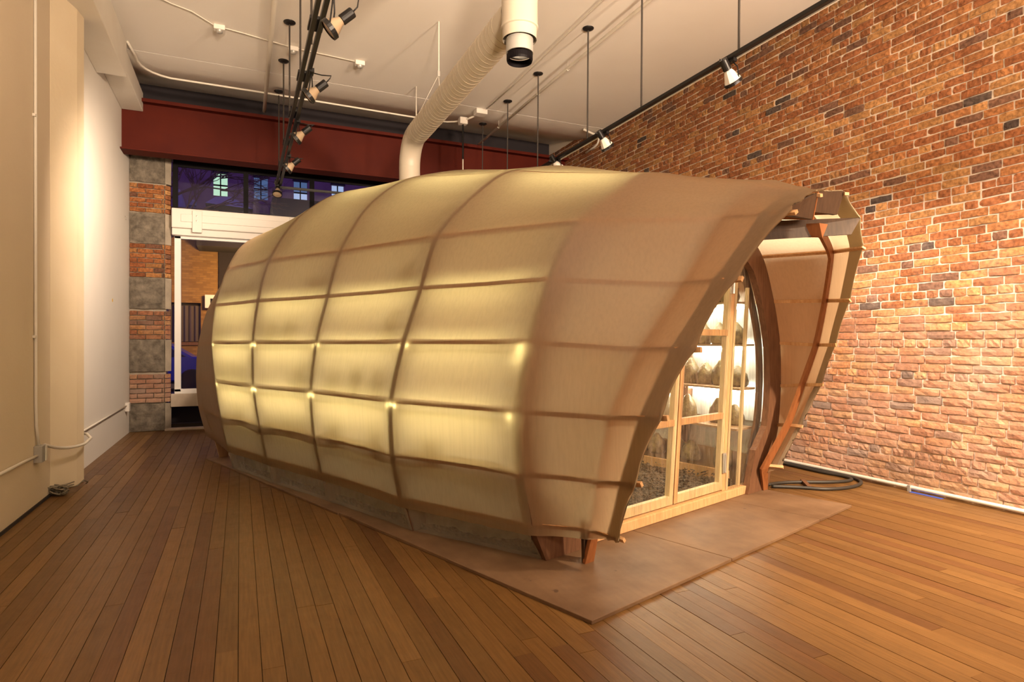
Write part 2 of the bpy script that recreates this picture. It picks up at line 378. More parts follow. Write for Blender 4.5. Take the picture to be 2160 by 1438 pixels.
# floor: sub-floor slab and individual boards
fl = S(MB().box(XL, XR, YB, YF + .3, -.12, -.014).build('floor', 'gap_dark'))
BW = .085
boards = []
x = XL; row = 0
while x < XR:
    y = YB - random.uniform(0, 1.6); x1 = min(x + BW, XR)
    while y < YF + .25:
        L = random.choice([1.4, 1.9, 2.4, 2.9, 3.4]) * random.uniform(.9, 1.1)
        a, b_ = max(y, YB), min(y + L, YF + .25)
        if b_ - a > .05: boards.append((x, x1, a, b_))
        y += L
    x += BW; row += 1
def seen(bd):
    xm = (bd[0] + bd[1]) / 2; best = 0
    for k in range(7):
        ym = bd[2] + (bd[3] - bd[2]) * k / 6
        dw = xm * math.sin(TH) + ym * math.cos(TH); dr = xm * math.cos(TH) - ym * math.sin(TH)
        if dw > 1.9 and abs(dr / dw) < .86:
            # hidden below the greenhouse
            px, py = xm - 1.456, ym - 3.0; s_ = -px * .2974 + py * .9548 ; q_ = px * .9548 + py * .2974
            if s_ > .3 and .2 < q_ < 2.6 and s_ < 4.6: continue
            best += 1 / dw ** 2 * (bd[3] - bd[2])
    return best
boards.sort(key=seen, reverse=True)
rest = MB()
for i, (x0, x1, y0, y1) in enumerate(boards):
    r = random.random(); k = random.uniform(.88, 1.1)
    c = (.152, .080, .025) if r < .55 else ((.182, .100, .034) if r < .82 else (.130, .062, .022))
    c = tuple(v * k for v in c); g = .0026
    mb = MB() if i < 300 else rest
    dz = random.uniform(-.0012, .0008)
    mb.box(x0 + g * .5, x1 - g * .5, y0 + .0008, y1 - .0008, -.014, dz, col=c)
    if i < 300: mb.build('floorboard', 'floorboard', fl)
rest.build('floorboards', 'floorboard', fl, kind='stuff')

# right brick wall
wr = S(MB().box(XR, XR + .3, YB, YF + .3, -.1, 6.2).build('wall_right', 'mortar'))
CH = .0688; bricks = []
zr = 0.004; course = 0
while zr < 4.80:
    header = course in (4, 14, 18, 24, 30, 36, 42, 48, 54, 60, 66)
    y = YB + random.uniform(-.2, 0) + (.055 if header else (.105 if course % 2 else 0))
    while y < YF + .1:
        Lb = (.098 if header else .205) * random.uniform(.96, 1.04)
        if not header and random.random() < .05: Lb *= .5
        bricks.append((y, zr, Lb)); y += Lb + .010 * random.uniform(.7, 1.3)
    zr += CH; course += 1
def bsize(b):
    ym, zm = b[0] + b[2] / 2, b[1] + .03
    dw = XR * math.sin(TH) + ym * math.cos(TH); dr = XR * math.cos(TH) - ym * math.sin(TH)
    if dw < .5 or dr / dw > .838 or abs((zm - 1.27) / dw) > .562: return 0
    return b[2] / dw ** 2 * (1 if dr / dw > .45 else .3)
bricks.sort(key=bsize, reverse=True)
rest = MB()
for i, (y, z, Lb) in enumerate(bricks):
    low = z < 1.5
    # bricks get darker towards the ceiling
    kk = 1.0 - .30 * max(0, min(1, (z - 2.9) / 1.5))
    mb = MB() if i < 300 else rest
    hh = CH - .0095 * random.uniform(.8, 1.5)
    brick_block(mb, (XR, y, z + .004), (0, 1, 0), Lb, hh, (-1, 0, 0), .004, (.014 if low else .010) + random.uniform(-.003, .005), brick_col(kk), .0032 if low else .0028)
    if i < 300: mb.build('brick', 'brick', wr)
rest.build('bricks', 'brick', wr, kind='stuff')

# left wall, pilaster, soffits
wl = S(MB().box(XL - .3, XL, YB, YF + .3, -.1, 6.2).build('wall_left', 'plaster_twotone'))
S(MB().prism([(XL, 6.24), (-1.335, 6.60), (-1.312, 6.76), (XL, 6.80)], 0, ZC).build('trim_1', 'plaster_old', bevel=.006))
S(MB().box(XL, -1.165, YB, 8.05, 4.27, ZC).build('trim_2', 'plaster', bevel=.006))
S(MB().box(XL, -1.20, 8.05, 9.62, 4.42, ZC).build('trim_3', 'plaster', bevel=.006))
S(MB().box(XL - .3, XR + .3, YB - .3, YB, -.1, 6.2).build('wall_back', 'plaster'))
# ceiling: flat as far as the seam, then a second strip that climbs behind the beam, shaped so its light fades
ce = MB(); ce.box(XL - .3, XR + .3, YB - .3, 8.235, ZC, ZC + .08)
def cz(y): t = max(0, y - 8.3); return ZC + (.16 * t * t if t < .7 else .0784 + .224 * (t - .7))
ys = [8.25 + i * (10.6 - 8.25) / 24 for i in range(25)]
vs = []
for y in ys: vs += [(XL - .3, y, cz(y)), (XR + .3, y, cz(y)), (XL - .3, y, cz(y) + .08), (XR + .3, y, cz(y) + .08)]
fs = []
for i in range(24):
    a = i * 4; fs += [(a, a + 1, a + 5, a + 4), (a + 2, a + 6, a + 7, a + 3), (a, a + 4, a + 6, a + 2), (a + 1, a + 3, a + 7, a + 5)]
fs += [(0, 2, 3, 1)]; ce.add(vs, fs)
S(ce.build('ceiling', 'ceiling_paint'))
# dark uneven strip standing in for the shadow gap between brick wall and ceiling
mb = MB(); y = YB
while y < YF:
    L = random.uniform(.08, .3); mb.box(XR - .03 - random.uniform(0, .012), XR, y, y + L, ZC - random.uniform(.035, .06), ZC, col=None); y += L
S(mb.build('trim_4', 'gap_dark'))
S(MB().box(XL, XL + .012, 3.0, 6.22, 0, .022).build('baseboard_left', 'gap_dark'))

# front wall: plastered core with quoined pier at the left, openings to the right
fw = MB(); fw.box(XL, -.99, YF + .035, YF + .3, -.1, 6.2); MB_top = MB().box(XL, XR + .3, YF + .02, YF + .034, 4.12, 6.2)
fw.box(5.0, XR + .3, YF, YF + .3, 0, 4.2)
fw.box(-.99, XR + .3, YF + .1, YF + .3, 4.02, 6.2)
wf = S(fw.build('wall_front', 'mortar_grey'))
MB_top.build('painted_shade', 'dark_mass', wf)  # near-black sheet that paints the shade above the beam
levels = [(0.01, .40, 's'), (.42, .86, 'b'), (.87, 1.33, 's'), (1.34, 1.77, 'b'), (1.78, 2.23, 's'), (2.24, 2.71, 'b'), (2.72, 3.17, 's'), (3.18, 3.60, 'b'), (3.61, 4.10, 's')]
def stone_block(x0, x1, z0, z1, y, nm='stone'):
    nx, nz = 5, 4; vs = []; fs = []
    for j in range(nz + 1):
        for i in range(nx + 1):
            e = i in (0, nx) or j in (0, nz)
            vs.append((x0 + (x1 - x0) * i / nx + random.uniform(-.004, .004), y - (.0 if e else random.uniform(.01, .045)), z0 + (z1 - z0) * j / nz + random.uniform(-.006, .006)))
    W = nx + 1
    for j in range(nz):
        for i in range(nx): a = j * W + i; fs.append((a, a + 1, a + 1 + W, a + W))
    per = list(range(W)) + [W * j + nx for j in range(1, nz + 1)] + [W * nz + i for i in range(nx - 1, -1, -1)] + [W * j for j in range(nz - 1, 0, -1)]
    b0 = len(vs)
    for k in per: vs.append((vs[k][0], y + .05, vs[k][2]))
    for k in range(len(per)): k2 = (k + 1) % len(per); fs.append((per[k], b0 + k, b0 + k2, per[k2]))
    return MB().add(vs, fs).build(nm, 'stone', wf)
for z0, z1, t in levels:
    if t == 's': stone_block(XL + .005, -1.005, z0, z1, YF)
    else:
        z = z0; k = 0
        while z + .05 < z1:
            x = XL + .005; first = True
            while x < -1.03:
                L = .205 if not (first and k % 2) else .1
                L = min(L, -1.005 - x); first = False
                if L > .03:
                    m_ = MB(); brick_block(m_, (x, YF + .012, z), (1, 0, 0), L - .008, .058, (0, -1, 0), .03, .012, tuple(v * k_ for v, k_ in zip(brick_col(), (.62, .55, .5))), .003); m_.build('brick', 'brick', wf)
                x += L
            z += .0695; k += 1
# the pier's return, brick and cement patches, angled towards the window
for z0, z1, t in levels:
    m_ = MB()
    if t == 's': m_.hexa([(-1.0, YF - .0, z0), (-.93, YF + .06, z0), (-.93, YF + .12, z0), (-1.0, YF + .12, z0)], [(-1.0, YF, z1), (-.925, YF + .06, z1), (-.925, YF + .12, z1), (-1.0, YF + .12, z1)]).build('cement_patch', 'mortar_grey', wf)
    else:
        z = z0
        while z + .05 < z1:
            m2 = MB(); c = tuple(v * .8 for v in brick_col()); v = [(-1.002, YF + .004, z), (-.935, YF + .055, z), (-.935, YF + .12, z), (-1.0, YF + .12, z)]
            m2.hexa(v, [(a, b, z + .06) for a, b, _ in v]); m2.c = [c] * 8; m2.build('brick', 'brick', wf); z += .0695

# windows
w1 = S(MB().box(-.90, 5.0, YF + .06, YF + .10, 3.90, 4.02).build('window_1', 'dark_frame'))
for xm in (-.875, .085, 1.06, 2.03, 3.0, 3.97, 4.94): MB().box(xm - .035, xm + .035, YF + .05, YF + .11, 3.255, 3.95).build('mullion', 'dark_frame', w1)
for a, b_ in zip((-.84, .12, 1.095, 2.065, 3.035, 4.005), (.05, 1.025, 1.995, 2.965, 3.935, 4.905)): MB().box(a, b_, YF + .075, YF + .081, 3.26, 3.9).build('pane', 'window_glass', w1)
MB().box(-.90, 5.0, YF + .05, YF + .11, 3.225, 3.262).build('bottom_rail', 'dark_frame', w1)
w2 = S(MB().box(-.885, -.80, YF + .05, YF + .12, .56, 2.87).box(4.9, 5.0, YF + .05, YF + .12, .56, 2.87).box(-.885, 5.0, YF + .05, YF + .12, .53, .60).box(-.885, 5.0, YF + .05, YF + .12, 2.83, 2.88).box(1.9, 1.98, YF + .05, YF + .12, .6, 2.83).build('window_2', 'pvc_frame', bevel=.004))
MB().box(-.80, 1.9, YF + .08, YF + .086, .60, 2.83).build('pane', 'window_glass', w2)
MB().box(1.98, 4.9, YF + .08, YF + .086, .60, 2.83).build('pane', 'window_glass', w2)
MB().box(-.93, 5.0, YF + .02, YF + .13, .34, .53).build('sill', 'sill_paint', w2, bevel=.005)
S(MB().box(-.97, 5.0, YF + .10, YF + .3, -.01, .08).build('trim_5', 'gap_dark'))
S(MB().box(-.97, 5.0, YF + .28, YF + .3, 0, .5).build('trim_6', 'dark_mass'))
S(MB().box(-1.0, 5.0, YF - .06, YF + .10, 0, .03).build('trim_7', 'sill_paint', bevel=.004))
# roller-shutter housing between the windows
hd = T(empty('shutter_housing', (-.91, YF, 2.87)), 'long white metal housing box across the front window below the dark transom panes', 'shutter box')
MB().box(0, 5.9, -.04, .12, .0, .10).build('lower_lip', 'white_paint', hd, bevel=.006)
MB().box(0, 5.9, -.09, .12, .10, .385).build('casing', 'white_paint', hd, bevel=.008)
MB().box(.12, 5.9, -.105, -.085, .19, .30).build('raised_panel', 'white_paint', hd, bevel=.004)
br = MB().box(.27, .40, -.125, -.085, .04, .36).build('bracket', 'white_paint', hd, bevel=.004)
for zz in (.21, .28):
    for xx in (.33,): MB().lathe([(.012, 0), (.012, .006), (.0, .008)], (xx, -.125, zz), (0, -1, 0), 8).build('bolt', 'grey_metal', br)
MB().box(1.62, 1.625, -.107, -.08, .12, .37).build('panel_seam', 'grey_metal', hd)

# steel beam
bm_ = T(empty('steel_beam', (XL, 9.64, 3.86)), 'dark red painted steel I-beam spanning the room above the front window', 'beam')
MB().box(.0, XR - XL, -.14, .14, 0, .022).build('flange', 'beam_red', bm_, bevel=.002)
MB().box(.0, XR - XL, -.012, .012, .022, .69).build('web', 'beam_red', bm_)
MB().box(.0, XR - XL, -.14, .14, .668, .69).build('flange', 'beam_red', bm_, bevel=.002)
MB().box(.0, XR - XL, -.16, -.14, .655, .70).build('edge_angle', 'beam_red', bm_)

# ------------------------------------------------------------------ plywood base sheets
ANG = math.radians(17.3); OX, OY = 1.604, 3.166
def P2(q, s): return (OX + q * math.cos(ANG) - s * math.sin(ANG), OY + q * math.sin(ANG) + s * math.cos(ANG))
def sheet_obj(pts, z1, label):
    o = MB().prism([P2(*p) for p in pts], 0, z1).build('plywood_sheet', 'plywood', bevel=.002)
    return T(o, label, 'plywood sheet')
sheet_obj([(-.378, -.708), (.84, -.712), (.838, 1.72), (-.44, 1.72)], .019, 'stained plywood sheet at the near corner, under the wooden front foot')
sheet_obj([(.846, -.712), (2.06, -.716), (2.062, 1.72), (.842, 1.72)], .019, 'worn plywood sheet in front of the greenhouse door, middle of the front row')
sheet_obj([(2.066, -.716), (2.645, -.717), (2.62, 1.0), (2.066, 1.0)], .019, 'narrow plywood sheet at the right front corner, nearest the brick wall')
sheet_obj([(-.45, 1.725), (.84, 1.725), (.84, 4.3), (-.545, 4.3)], .017, 'long plywood sheet under the far left side of the greenhouse')
sheet_obj([(-.575, 4.69), (-.548, 4.305), (1.2, 4.305), (1.2, 4.9), (-.35, 4.88)], .016, 'pale plywood offcut poking out beneath the rear foot of the greenhouse')
sheet_obj([(.845, 1.725), (3.1, 1.725), (3.1, 4.3), (.845, 4.3)], .017, 'plywood sheet beneath the far right half of the greenhouse')
T(MB().box(-.12, .16, -.018, .018, 0, .03, Matrix.Translation((4.62, 3.92, 0)) @ Matrix.Rotation(math.radians(52), 4, 'Z')).build('wood_offcut', 'rib_ply'), 'short dark wooden batten lying on the floor beside the right foot of the greenhouse', 'wood offcut')

# ------------------------------------------------------------------ greenhouse
pod = T(empty('fabric_greenhouse', (OX, OY, 0), ANG), 'large cream canvas covered barrel-shaped greenhouse with wooden ribs glowing from inside', 'greenhouse')
Z6 = [.24, .54, .89, 1.28, 1.65, 2.03]
def full(s, left, t1, t2, ridge):
    """left: q at the six batten heights. Returns 17 nodes (q, s, z), left hem to right hem."""
    L = [(q, z) for q, z in zip(left, Z6)] + [t1, t2]
    out = [(q, s, z) for q, z in L] + [(ridge[0], s, ridge[1])]
    for q, z in reversed(L): out.append((2 * (1.31 + .065 * z) - q, s, z))
    return out
RIB = {
 0: full(0.0, [-.135, -.196, -.213, -.125, .02, .285], (.677, 2.288), (.96, 2.44), (1.43, 2.50)),
 1: full(.987, [-.36, -.42, -.432, -.335, -.20, -.062], (.25, 2.35), (.62, 2.60), (1.42, 2.775)),
 2: full(2.089, [-.415, -.475, -.50, -.457, -.362, -.25], (.009, 2.44), (.45, 2.75), (1.38, 2.97)),
 3: full(2.996, [-.52, -.585, -.637, -.642, -.597, -.495], (-.23, 2.44), (.25, 2.76), (1.36, 2.97)),
 4: full(3.936, [-.58, -.64, -.69, -.725, -.69, -.575], (-.38, 2.32), (.2, 2.60), (1.34, 2.76)),
 5: full(4.68, [-.50, -.60, -.645, -.648, -.56, -.35], (-.1, 2.2), (.5, 2.38), (1.32, 2.45)),
 6: full(5.25, [-.44, -.51, -.535, -.51, -.40, -.10], (.2, 2.12), (.7, 2.25), (1.32, 2.3)),
}
r0 = RIB[0]
for k, (q, z) in enumerate([(2.62, 2.03), (2.83, 1.65), (2.945, 1.28), (2.96, .89), (2.91, .54), (2.79, .22)]): r0[11 + k] = (q, 0.0, z)
RIB[-1] = [(.116, -.25, .215), (.05, -.36, .519), (.02, -.46, .878), (.161, -.55, 1.24), (.49, -.60, 1.61), (.803, -.66, 2.013), (.98, -.68, 2.15), (1.18, -.70, 2.27),
           (1.42, -.70, 2.33), (1.85, -.68, 2.28), (2.32, -.64, 2.15), (2.61, -.60, 2.005), (2.85, -.46, 1.634), (2.90, -.37, 1.262), (2.893, -.26, .915), (2.778, -.19, .568), (2.577, -.10, .228)]
RIB[-2] = [(.110, -.47, .210), (.02, -.65, .554), (-.005, -.82, .909), (.122, -.92, 1.243), (.373, -1.0, 1.602), (.685, -1.13, 1.965), (.90, -1.10, 2.05), (1.149, -1.07, 2.145),
           (1.31, -1.085, 2.17), (1.472, -1.10, 2.196), (1.84, -1.06, 2.09), (2.154, -.97, 1.95), (2.39, -.80, 1.599), (2.60, -.62, 1.263), (2.77, -.45, .93), (2.726, -.30, .572), (2.614, -.18, .227)]
ORD = [-2, -1, 0, 1, 2, 3, 4, 5, 6]
def cr(p0, p1, p2, p3, t):
    return .5 * ((2 * p1) + (-p0 + p2) * t + (2 * p0 - 5 * p1 + 4 * p2 - p3) * t * t + (-p0 + 3 * p1 - 3 * p2 + p3) * t ** 3)
def dense(nodes, n=6, blend=.75):
    P = [Vector(p) for p in nodes]; out = []
    for i in range(len(P) - 1):
        p0 = P[i - 1] if i else P[0] * 2 - P[1]; p3 = P[i + 2] if i + 2 < len(P) else P[-1] * 2 - P[-2]
        for k in range(n):
            t = k / n; out.append(cr(p0, P[i], P[i + 1], p3, t) * blend + P[i].lerp(P[i + 1], t) * (1 - blend))
    out.append(P[-1]); return out
NR = 6
D = {k: dense(v, NR, .45 if k < 0 else .8) for k, v in RIB.items()}
CEN = lambda v: Vector((1.38, v.y, 1.15))
def surf(ia, ib, t, j):
    """point of the canvas between rib stations, with a slight sag between ribs and battens"""
    a, b = D[ia][j], D[ib][j]; p = a.lerp(b, t)
    inward = (CEN(p) - p).normalized()
    bay = math.sin(math.pi * t); f = (j % NR) / NR; row = math.sin(math.pi * f)
    return p + inward * (.016 * bay * (.45 + .55 * row))
def skin(j0, j1, spans, nt=10, off=0.0, name='canvas_cover', m='canvas', wr=0.0):
    vs = []; fs = []; cols = []
    for si, (ia, ib) in enumerate(spans):
        for k in range(nt + (1 if si == len(spans) - 1 else 0)):
            t = k / nt; c = []
            for j in range(j0, j1 + 1):
                p = surf(ia, ib, t, j)
                if off: p = p + (CEN(p) - p).normalized() * off
                c.append(len(vs)); vs.append(p)
            cols.append(c)
    for a, b in zip(cols, cols[1:]):
        for i in range(len(a) - 1): fs.append((a[i], a[i + 1], b[i + 1], b[i]))
    return vs, fs, cols
SP = list(zip(ORD[:-1], ORD[1:]))
vs, fs, cols = skin(0, 16 * NR, SP, 12)
# the cloth hangs a little below the lowest battens
for ci, c in enumerate(cols):
    for end, nx_ in ((0, 1), (-1, -2)):
        d = (vs[c[end]] - vs[c[nx_]]).normalized(); vs[c[end]] = vs[c[end]] + d * .055 * min(1, ci / 12)
# gathers at batten tips along the front edge, and crumples near the bottom hem
for ci, c in enumerate(cols):
    for ji, vi in enumerate(c):
        p = vs[vi]; nd = (p - CEN(p)).normalized()
        edge = max(0, 1 - ci / 9)
        f = (ji % NR) / NR; dist = min(f, 1 - f)
        a = .010 * edge * math.exp(-dist * 6) * math.sin(ci * 1.9 + ji * 2.3)
        low = max(0, 1 - min(ji, 16 * NR - ji) / 7)
        a += .008 * low * mnoise.noise(Vector((p.x * 9, p.y * 11, p.z * 5))) * min(1, .25 + abs(math.sin(math.pi * (ci % 12) / 12)))
        a += .006 * mnoise.noise(Vector((p.x * 2, p.y * 2.5, p.z * 2))) * math.sin(math.pi * (ci % 12) / 12)
        vs[vi] = p + nd * a
# hem scallop between batten tips at the front opening
for ji, vi in enumerate(cols[0]):
    f = (ji % NR) / NR; vs[vi] = vs[vi] + (vs[cols[4][ji]] - vs[vi]).normalized() * .03 * math.sin(math.pi * f)
cover = MB().add(vs, fs).build('canvas_cover', 'canvas', pod, smooth=True)
# doubled hem strip round the front opening, inside face
hv = []; hf = []; hc = []
for ci in range(0, 6):
    c = []
    for vi in cols[ci]:
        p = vs[vi]; c.append(len(hv)); hv.append(p + (CEN(p) - p).normalized() * .006)
    hc.append(c)
for a, b in zip(hc, hc[1:]):
    for i in range(len(a) - 1): hf.append((a[i], a[i + 1], b[i + 1], b[i]))
MB().add(hv, hf).build('front_hem', 'canvas_hem', pod, smooth=True)

def rib_mesh(nodes, depth, th, off=.032, feet=None, flare=0):
    """plywood rib: follows the node line inside the canvas and battens"""
    P = dense(nodes, 6, .45 if nodes[0][1] < -.01 else .8)
    if feet: P = [Vector(feet[0])] + P + [Vector(feet[1])]
    vs = []; fs = []; n = len(P)
    for i, p in enumerate(P):
        t = (P[min(i + 1, n - 1)] - P[max(i - 1, 0)]).normalized()
        inn = (CEN(p) - p); inn = (inn - t * inn.dot(t)).normalized()
        if feet and (i == 0 or i == n - 1): inn = Vector((1 if i == 0 else -1, 0, 0))
        sd = t.cross(inn).normalized()
        if abs(sd.y) < .2: sd = Vector((0, 1, 0))
        sd = sd * (1 if sd.y > 0 else -1)
        e = min(i, n - 1 - i); dd = depth + flare * max(0, 1 - e / 6)
        o = p + inn * (off if not (feet and e == 0) else 0); q = o + inn * dd
        vs += [o - sd * th / 2, o + sd * th / 2, q + sd * th / 2, q - sd * th / 2]
    for i in range(n - 1):
        a = i * 4
        for k in range(4): k2 = (k + 1) % 4; fs.append((a + k, a + k2, a + 4 + k2, a + 4 + k))
    fs += [(0, 3, 2, 1), (n * 4 - 4, n * 4 - 3, n * 4 - 2, n * 4 - 1)]
    return MB().add(vs, fs)
BASE = {0: (-.0, 2.69), 1: (-.27, 2.89), 2: (-.36, 2.98), 3: (-.46, 3.08), 4: (-.515, 3.14)}
for k in range(5):
    s = RIB[k][0][1]; b = BASE[k]
    dpt = .21 if k == 0 else .15
    o = rib_mesh(RIB[k], dpt, .055, .026 if k == 0 else .014, ((b[0], s, .02), (b[1], s, .02)), .14 if k == 0 else .02).build('arch_rib', 'rib_ply', pod)
    if k == 0: o['label'] = 'deep dark brown plywood arch framing the doorway'
# a second, narrower lamination set just behind the doorway arch
rib_mesh([(q, .10, z) for q, s, z in RIB[0]], .09, .02, .13, ((.12, .10, .02), (2.57, .10, .02)), .02).build('inner_arch', 'rib_ply', pod)
o = rib_mesh(RIB[-1][:], .075, .022, .03, ((.13, -.20, .02), (2.66, -.03, .02)), 0).build('hood_rib', 'rib_orange', pod); o['label'] = 'thin orange-brown curved plywood rib of the entrance hood'
rib_mesh(RIB[5], .09, .022, .03).build('hood_rib', 'rib_ply', pod)
# battens: run the whole length under the canvas, tips poke out of the front hem
def tips(j):
    pts = [Vector(RIB[k][j]) for k in ORD]
    t = (pts[0] - pts[1]).normalized(); pts[0] = pts[0] + t * .022
    return [p + (CEN(p) - p).normalized() * .014 for p in pts]
def strip(pts, wz, wn):
    vs = []; fs = []
    for i, p in enumerate(pts):
        inn = (CEN(p) - p).normalized(); t = (pts[min(i + 1, len(pts) - 1)] - pts[max(i - 1, 0)]).normalized(); sd = t.cross(inn).normalized()
        vs += [p - sd * wz + inn * 0, p + sd * wz, p + sd * wz + inn * wn, p - sd * wz + inn * wn]
    n = len(pts)
    for i in range(n - 1):
        a = i * 4
        for k in range(4): k2 = (k + 1) % 4; fs.append((a + k, a + k2, a + 4 + k2, a + 4 + k))
    fs += [(0, 3, 2, 1), (n * 4 - 4, n * 4 - 3, n * 4 - 2, n * 4 - 1)]
    return MB().add(vs, fs)
for j in (0, 1, 2, 3, 4, 5, 7, 9, 11, 12, 13, 14, 15, 16):
    strip(tips(j), .013, .018).build('batten', 'pine', pod)
# front gussets and cross board under the peak of the hood
g1 = MB().hexa([(.758, -1.10, 1.995), (1.149, -1.07, 2.135), (1.127, -1.05, 1.983), (.80, -1.08, 1.954)], [(.758, -1.06, 1.995), (1.149, -1.05, 2.135), (1.127, -1.03, 1.983), (.80, -1.05, 1.954)]).build('peak_gusset', 'gusset_dark', pod)
g2 = MB().hexa([(1.155, -1.07, 2.142), (1.470, -1.098, 2.192), (1.430, -1.07, 2.048), (1.162, -1.05, 2.029)], [(1.155, -1.045, 2.142), (1.470, -1.075, 2.192), (1.430, -1.045, 2.048), (1.162, -1.03, 2.029)]).build('peak_gusset', 'gusset_dark', pod)
MB().hexa([(1.152, -1.074, 2.140), (1.128, -1.054, 1.98), (1.136, -1.054, 1.98), (1.160, -1.074, 2.142)], [(1.152, -.80, 2.18), (1.128, -.80, 2.02), (1.136, -.80, 2.02), (1.160, -.80, 2.18)]).build('ridge_web', 'rib_orange', pod)
MB().hexa([(1.462, -1.095, 2.188), (1.424, -1.068, 2.05), (1.433, -1.068, 2.05), (1.471, -1.095, 2.188)], [(1.462, -.75, 2.23), (1.424, -.75, 2.09), (1.433, -.75, 2.09), (1.471, -.75, 2.23)]).build('ridge_web', 'rib_orange', pod)
MB().hexa([(.95, -.50, 2.02), (1.84, -1.06, 2.088), (1.764, -1.03, 1.974), (.95, -.46, 1.90)], [(.96, -.48, 2.02), (1.845, -1.035, 2.088), (1.77, -1.01, 1.974), (.96, -.44, 1.90)]).build('cross_board', 'gusset_dark', pod)
MB().hexa([(1.52, -.93, 2.03), (1.60, -.95, 2.03), (1.545, -.94, 1.94), (1.54, -.94, 1.94)], [(1.52, -.60, 2.06), (1.60, -.60, 2.06), (1.57, -.60, 1.99), (1.56, -.60, 1.99)]).build('ridge_brace', 'rib_orange', pod)
# feet
MB().hexa([(.135, -.20, .02), (.215, -.185, .02), (.215, -.165, .02), (.135, -.18, .02)], [(.10, -.225, .30), (.20, -.21, .30), (.20, -.19, .30), (.10, -.205, .30)]).build('foot', 'gusset_dark', pod)
MB().hexa([(-.44, 4.66, .0), (-.33, 4.68, .0), (-.33, 4.70, .0), (-.44, 4.68, .0)], [(-.53, 4.64, .36), (-.36, 4.66, .36), (-.36, 4.68, .36), (-.53, 4.66, .36)]).build('foot', 'shelf_wood', pod)
MB().hexa([(2.98, 4.66, .0), (3.08, 4.68, .0), (3.08, 4.70, .0), (2.98, 4.68, .0)], [(3.0, 4.64, .36), (3.17, 4.66, .36), (3.17, 4.68, .36), (3.0, 4.66, .36)]).build('foot', 'shelf_wood', pod)

# plastic film skirt behind the hem, one sheet per bay and side
def film(ia, ib, side):
    vs = []; fs = []; nt_, nz_ = 14, 10
    for k in range(nt_ + 1):
        t = k / nt_; rnd = 1 - .16 * (max(0, 1 - min(t, 1 - t) / .16)) ** 2
        s = RIB[ia][0][1] * (1 - t) + RIB[ib][0][1] * t
        qb = BASE[ia][side] * (1 - t) + BASE[ib][side] * t
        for i in range(nz_ + 1):
            f = i / nz_; z = .02 + (.60 * rnd - .02) * f
            jz = NR * ((z - .24) / .30) if z < .54 else NR * (1 + (z - .54) / .35)
            if z < .24:
                j = 0 if side == 0 else 16 * NR; top = D[ia][j].lerp(D[ib][j], t); g = (z - .02) / .22; q = qb + (top.x - qb) * g
            else:
                j0 = min(int(jz), 2 * NR - 1); fr = jz - j0
                ja, jb = (j0, j0 + 1) if side == 0 else (16 * NR - j0, 16 * NR - j0 - 1)
                q = D[ia][ja].lerp(D[ib][ja], t).x * (1 - fr) + D[ia][jb].lerp(D[ib][jb], t).x * fr
            lo = max(0, min(1, (z - .17) / .10))
            q += (1 if side == 0 else -1) * (.045 * lo - .006 * (1 - lo) + .035 * abs(math.sin(math.pi * t)) ** .5 * (1 - .4 * lo) * min(1, f * 6 + .3) + .012 * mnoise.noise(Vector((s * 6 + z * 5, z * 3, side))))
            vs.append((q, s, z))
    W = nz_ + 1
    for k in range(nt_):
        for i in range(nz_): a = k * W + i; fs.append((a, a + 1, a + 1 + W, a + W))
    return MB().add(vs, fs).build('plastic_skirt', 'plastic_film', pod, smooth=True)
for k in range(4):
    film(k, k + 1, 0); film(k, k + 1, 1)
# dark soil banked up inside the film along the base
for side in (0, 1):
    for k in range(4):
        sv = []; sf = []; m_n = 40
        for i in range(m_n + 1):
            t = i / m_n; s = RIB[k][0][1] * (1 - t) + RIB[k + 1][0][1] * t; qb = BASE[k][side] * (1 - t) + BASE[k + 1][side] * t + (.058 if side == 0 else -.058)
            hh = .05 + .035 * mnoise.noise(Vector((s * 3, side, 0))) + .03 * abs(mnoise.noise(Vector((s * 17, side, 2))))
            sv += [(qb, s, .02), (qb - (.03 if side == 0 else -.03) * hh * 6, s, .02 + max(.01, hh))]
        for i in range(m_n): sf.append((2 * i, 2 * i + 2, 2 * i + 3, 2 * i + 1))
        MB().add(sv, sf).build('soil_edge', 'wood_chips', pod)
# low timber bed boards behind the film
for side in (0, 1):
    for k in range(4):
        a, b = BASE[k][side], BASE[k + 1][side]; d = .10 if side == 0 else -.10
        s0, s1 = RIB[k][0][1] + .03, RIB[k + 1][0][1] - .03
        z1 = .30
        MB().hexa([(a + d, s0, .02), (b + d, s1, .02), (b + d + .03, s1, .02), (a + d + .03, s0, .02)], [(a + d * .8, s0, z1), (b + d * .8, s1, z1), (b + d * .8 + .03, s1, z1), (a + d * .8 + .03, s0, z1)]).build('bed_board', 'bag_film' if side == 0 else 'shelf_wood', pod)
# rear bulkhead
pts = [Vector(p) for p in dense(RIB[4], 3, .8)]
bh = [(p + (CEN(p) - p).normalized() * .05) for p in pts]; bh = [(p.x, p.z) for p in bh] + [(3.02, .02), (-.40, .02)]
MB().prism(bh, -3.98, -3.965, Matrix(((1, 0, 0, 0), (0, 0, -1, 0), (0, 1, 0, 0), (0, 0, 0, 1)))).build('rear_panel', 'bag_film', pod)

